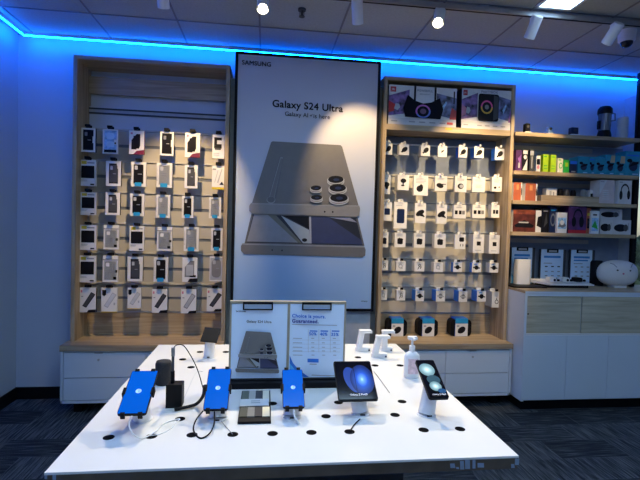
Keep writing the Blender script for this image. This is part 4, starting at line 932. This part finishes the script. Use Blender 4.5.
M().cyl((Bx,By,TZ0+zsh+.006), (Bx,By,TZ0+zsh+.03), .012, WPLA).cyl((Bx,By,TZ0+zsh+.03), (Bx,By,TZ0+ztp-.01), .005, WPLA).box(Bx-.018, Bx+.018, By-.01, By+.01, TZ0+ztp-.012, TZ0+ztp, WPLA).box(Bx-.004, Bx+.004, By-.03, By-.01, TZ0+ztp-.01, TZ0+ztp-.002, WPLA).build('pump', t)
# black round speaker, black box with rod
q = atz(161.5, 386.5, TZ0); rr = abs(atz(170,384,TZ0).x-atz(154,384,TZ0).x)/2; cy_ = q.y+rr
zt = aty(162, 361, cy_).z-TZ0
tag(M().lathe((q.x,cy_,TZ0), [(rr*.92,0),(rr,.006),(rr,zt-.01),(rr*.9,zt),(rr*.5,zt+.002)], mat('speaker_cloth', (.012,.013,.016), .8, var=.3, scale=200)).build('table_speaker', base=(q.x,cy_,TZ0)), 'round black cloth speaker at the left side of the table', 'speaker')
A = atz(165.5, 408.5, TZ0); Bq = atz(181, 409.5, TZ0); zt = aty(173, 385, A.y).z
t = thing('security_box', 'black cable box with an upright rod on the table', 'box', ((A.x+Bq.x)/2, A.y+.02, TZ0))
M().box(A.x, Bq.x, A.y, A.y+.045, TZ0, zt, BLACK).build('housing', t, bevel=.003)
xr_ = aty(173, 360, A.y+.02).x; zr = aty(173, 350, A.y+.02).z
M().cyl((xr_, A.y+.02, zt), (xr_, A.y+.02, zt+.04), .0065, BLACK).cyl((xr_, A.y+.02, zt+.04), (xr_, A.y+.02, zr-.015), .0045, DGREY).build('rod', t)
M().cyl((xr_, A.y+.02, zr-.02), (xr_, A.y+.02, zr+.008), .006, MGREY).build('rod_cap', t)
def curve(pts, n=10):
    """smooth path through points (Catmull-Rom)"""
    P = [Vector(p) for p in pts]; P = [P[0]*2-P[1]]+P+[P[-1]*2-P[-2]]; out = []
    for i in range(1, len(P)-2):
        for j in range(n):
            s = j/n; a, b, c, d = P[i-1], P[i], P[i+1], P[i+2]
            out.append(.5*((2*b)+(c-a)*s+(2*a-5*b+4*c-d)*s*s+(3*b-a-3*c+d)*s**3))
    out.append(P[-2]); return out
ysb = A.y+.02
M().tube(curve([(xr_, ysb, zr+.006), aty(177,345,ysb), aty(184,346,ysb), aty(192,358,ysb-.02), aty(198,371,ysb-.05), aty(203,388,ysb-.1)]), .0016, BLACK, 6).build('thin_cable', t)
M().tube(curve([atz(174.5,409.5,TZ0+.006), atz(189,406.5,TZ0+.008), atz(197,403.5,TZ0+.012), aty(203,396,A.y-.03), aty(204.5,386,A.y-.06)]), .0055, BLACK, 8).build('strap_arm', t)
# cables lying on the table
def tcable(pts, r, mt_, label, base_z=TZ0):
    P = [Vector(p) if len(p) == 3 and not isinstance(p[2], str) else None for p in pts]
    Q = []
    for p in pts: Q.append(atz(p[0], p[1], TZ0+r+p[2]))
    o = M().tube(curve(Q), r, mt_, 8).build('charging_cable', base=Q[-1]); return tag(o, label, 'cable', 'cables on the display table')
tcable([(132,416,.07),(129,424,.05),(133,434,.02),(143,438,.002),(156,431,0),(163,424,0),(172,420.5,0),(180,419,.001)], .0022, WPLA, 'white cable looping from the leftmost blue phone to a hole')
tcable([(148,436,0),(160,434,0),(170,429,0),(177,422,0),(180,419.5,.001)], .0014, WPLA, 'thin white cord beside the looping white cable')
tcable([(203,411,.03),(196,420,.02),(193.5,430,.004),(200,438,0),(209,434,.004),(214,424,.02),(214.5,412,.03)], .0022, BLACK, 'black cable looping below the second blue phone')
tcable([(221,421,.004),(228,429,0),(232.5,434,.001)], .001, MGREY, 'hair-thin grey wire from the second stand to a hole')
tcable([(360,419,.003),(354,425,.001),(350,431,.001)], .0018, BLACK, 'short black cable from the tablet phone stand to a hole')
tcable([(374,371.5,.001),(379,378,.001),(389.5,392.5,.001)], .0012, MGREY, 'straight thin grey wire right of the tablet phone')
tcable([(294,409,.035),(294,414,.02),(296,420,.004),(299,424,0)], .0035, WPLA, 'short thick white cable under the rightmost blue phone')
tcable([(184,398,0),(196,373,0),(203,371.5,0)], .001, LGREY, 'pale thin wire behind the black strap')
# sample tray
q0 = atz(237.5, 424.5, TZ0); q1 = atz(271, 423, TZ0); q2 = atz(238.5, 393, TZ0); q3 = atz(270, 391.7, TZ0)
x0, x1 = q0.x, q1.x; y0, y1 = q0.y, q2.y
t = thing('colour_sample_tray', 'black sample card with grey and cream colour stripes', 'sample tray', ((x0+x1)/2, (y0+y1)/2, TZ0))
M().box(x0, x1, y0, y1, TZ0, TZ0+.008, BLACK).build('tray', t, bevel=.001)
cols = [mat('sw_sage', (.12,.14,.11), .4), mat('sw_grey', (.42,.42,.40), .4), mat('sw_char', (.06,.065,.08), .4), mat('sw_cream', (.75,.72,.58), .4)]
cols2 = [mat('sw_olive', (.05,.055,.04), .4), mat('sw_mid', (.2,.2,.19), .4), mat('sw_black', (.02,.02,.025), .4), mat('sw_ivory', (.72,.68,.5), .4)]
wd = (x1-x0)
for i in range(4):
    a = x0+wd*(.03+.235*i); d_ = y1-y0
    M().box(a, a+wd*.225, y0+d_*.58, y0+d_*.96, TZ0+.008, TZ0+.011, cols[i]).build('swatch', t)
    M().box(a, a+wd*.225, y0+d_*.12, y0+d_*.40, TZ0+.008, TZ0+.011, cols2[i]).build('swatch', t)
lbm = M().box(x0+wd*.0, x1-wd*.06, y0+(y1-y0)*.42, y0+(y1-y0)*.64, TZ0+.011, TZ0+.0135, WHITE)
f = Face((x0, y0+(y1-y0)*.42, TZ0+.0136), (wd*.94, 0, 0), (0, (y1-y0)*.22, 0)); f.lines(lbm, .38, .25, .75, .8, 2, GREYINK); lbm.build('label_strip', t)

# ================================================================== DOUBLE SIGN ON THE TABLE
q = atz(236, 389.0, TZ0); SYY = q.y+.03; z1 = aty(288, 301.5, SYY).z
xa = aty(230.3, 340, SYY).x; xb = aty(344.3, 340, SYY).x; xmid = aty(288.2, 340, SYY).x
t = thing('double_sign', 'double clipboard sign in a beige frame on a black base', 'sign', ((xa+xb)/2, SYY, TZ0))
zb_ = aty(288, 378.5, SYY).z
fr = M().box(xa-.004, xb+.004, SYY, SYY+.022, z1-.008, z1, mat('beige_frame', (.34,.30,.22), .5)).box(xa-.004, xa+.003, SYY, SYY+.022, zb_, z1-.008, MATS['beige_frame']).box(xb-.003, xb+.004, SYY, SYY+.022, zb_, z1-.008, MATS['beige_frame']).box(xmid-.004, xmid+.004, SYY, SYY+.022, zb_, z1-.008, MATS['beige_frame']).box(xa, xb, SYY+.012, SYY+.02, zb_, z1-.008, MATS['beige_frame'])
fr.build('frame', t)
M().box(xa, xb-.004, SYY-.035, SYY+.06, TZ0, TZ0+.022, BLACK).box(xa, xb-.004, SYY-.01, SYY+.03, TZ0+.022, zb_, BLACK).build('base', t, bevel=.002)
PAP = mat('sign_paper2', (.66,.80,.97), .45, var=.01)
sp1 = M().box(xa+.003, xmid-.005, SYY+.002, SYY+.006, zb_+.002, z1-.010, PAP)
sf = PxFace(SYY+.002)
phone_art(sp1, sf, lambda x, y: (235.5+(x-241)*.350, 330.5+(y-141.5)*.365))
sp1.build('left_sheet', t)
px_text('SAMSUNG', 236, 311, 246, 311.2, SYY+.002, INK, t, .03)
px_text('Galaxy S24 Ultra', 246.7, 321, 271.5, 321.7, SYY+.002, INK, t, .02)
sp2 = M().box(xmid+.005, xb-.003, SYY+.002, SYY+.006, zb_+.002, z1-.010, PAP)
sf = PxFace(SYY+.002); SB = mat('sign_deep_blue', (.01,.16,.62), .5); SB2 = mat('sign_navy', (.01,.04,.30), .5)
P = lambda pts, mt_: sf.poly(sp2, pts, mt_)
P([(289.6,377.5),(289.6,355),(293,363),(299,370),(309,377)], SB)
P([(289.6,377.5),(289.6,363),(296,371),(304,377)], mat('sign_bright', (.06,.42,.8), .5))
P([(292,324),(337,325),(337,325.6),(292,324.6)], GREYINK)
for x in (308, 318.6, 330): P([(x,329),(x+.35,329),(x+.35,352),(x,352)], LGREY)
for y in (339.5, 343.5, 347.5, 351): P([(292,y),(340,y+.4),(340,y+.65),(292,y+.25)], LGREY)
for y in (337.5, 341.8, 346, 349.5, 353.5):
    P([(292.8,y),(302,y+.2),(302,y+.8),(292.8,y+.6)], GREYINK)
    for x in (311, 321.5, 332.5): P([(x,y),(x+3,y+.1),(x+3,y+.7),(x,y+.6)], GREYINK)
for x in (309.3, 319.9, 331.0): P([(x,329.2),(x+7.6,329.4),(x+7.6,330.6),(x,330.4)], SB)
P([(307,357),(318,357.3),(318,361),(307,360.7)], SB); P([(309,362),(316,362.2),(316,363),(309,362.8)], GREYINK)
P([(311,372.8),(338,373.8),(338,374.6),(311,373.6)], GREYINK)
sp2.build('right_sheet', t)
px_text('Choice is yours.', 292, 315.3, 325.5, 316.4, SYY+.002, SB, t, .04)
px_text('Guaranteed.', 292, 320.4, 318.5, 321.2, SYY+.002, SB2, t, .045)
px_text('50%', 309, 333.4, 316.5, 333.5, SYY+.002, SB, t, .04); px_text('40%', 319.8, 333.7, 327.3, 333.8, SYY+.002, SB, t, .04); px_text('35%', 331, 334, 338.5, 334.1, SYY+.002, SB, t, .04)
for x0, x1 in ((243, 273), (302, 331.5)):
    a, b = aty(x0, 306, SYY).x, aty(x1, 306, SYY).x; zt = z1-.002; z0 = zt-.026; Y0 = SYY-.006
    M().box(a, b, Y0, SYY, zt-.008, zt, BLACK).box(a, a+.005, Y0, SYY, z0, zt-.008, BLACK).box(b-.005, b, Y0, SYY, z0, zt-.008, BLACK).box(a, b, Y0, SYY, z0-.004, z0, BLACK).build('clip', t, bevel=.001)

# ================================================================== LIGHT, CAMERA
w = bpy.data.worlds.new('World'); bpy.context.scene.world = w; w.use_nodes = True
N = w.node_tree.nodes; L = w.node_tree.links; bg = N['Background']
sk = N.new('ShaderNodeTexSky'); sk.sky_type = 'NISHITA'; sk.sun_disc = False; sk.sun_elevation = math.radians(35); sk.sun_rotation = 2.5
L.new(sk.outputs['Color'], bg.inputs['Color']); bg.inputs['Strength'].default_value = .18
cam = bpy.data.cameras.new('camera'); co = bpy.data.objects.new('camera', cam); C.objects.link(co)
cam.sensor_width = 36; cam.lens = F/640*36; cam.clip_start = .02
R = Matrix((RT, UP, -FW)).transposed(); co.matrix_world = Matrix.Translation(CAM) @ R.to_4x4()
sc = bpy.context.scene; sc.camera = co
sc.view_settings.view_transform = 'Standard'; sc.view_settings.look = 'None'; sc.view_settings.gamma = 1; sc.view_settings.exposure = 0.0
sc.view_settings.use_curve_mapping = False
sc.cycles.use_denoising = True; sc.cycles.max_bounces = 8; sc.cycles.sample_clamp_indirect = 4
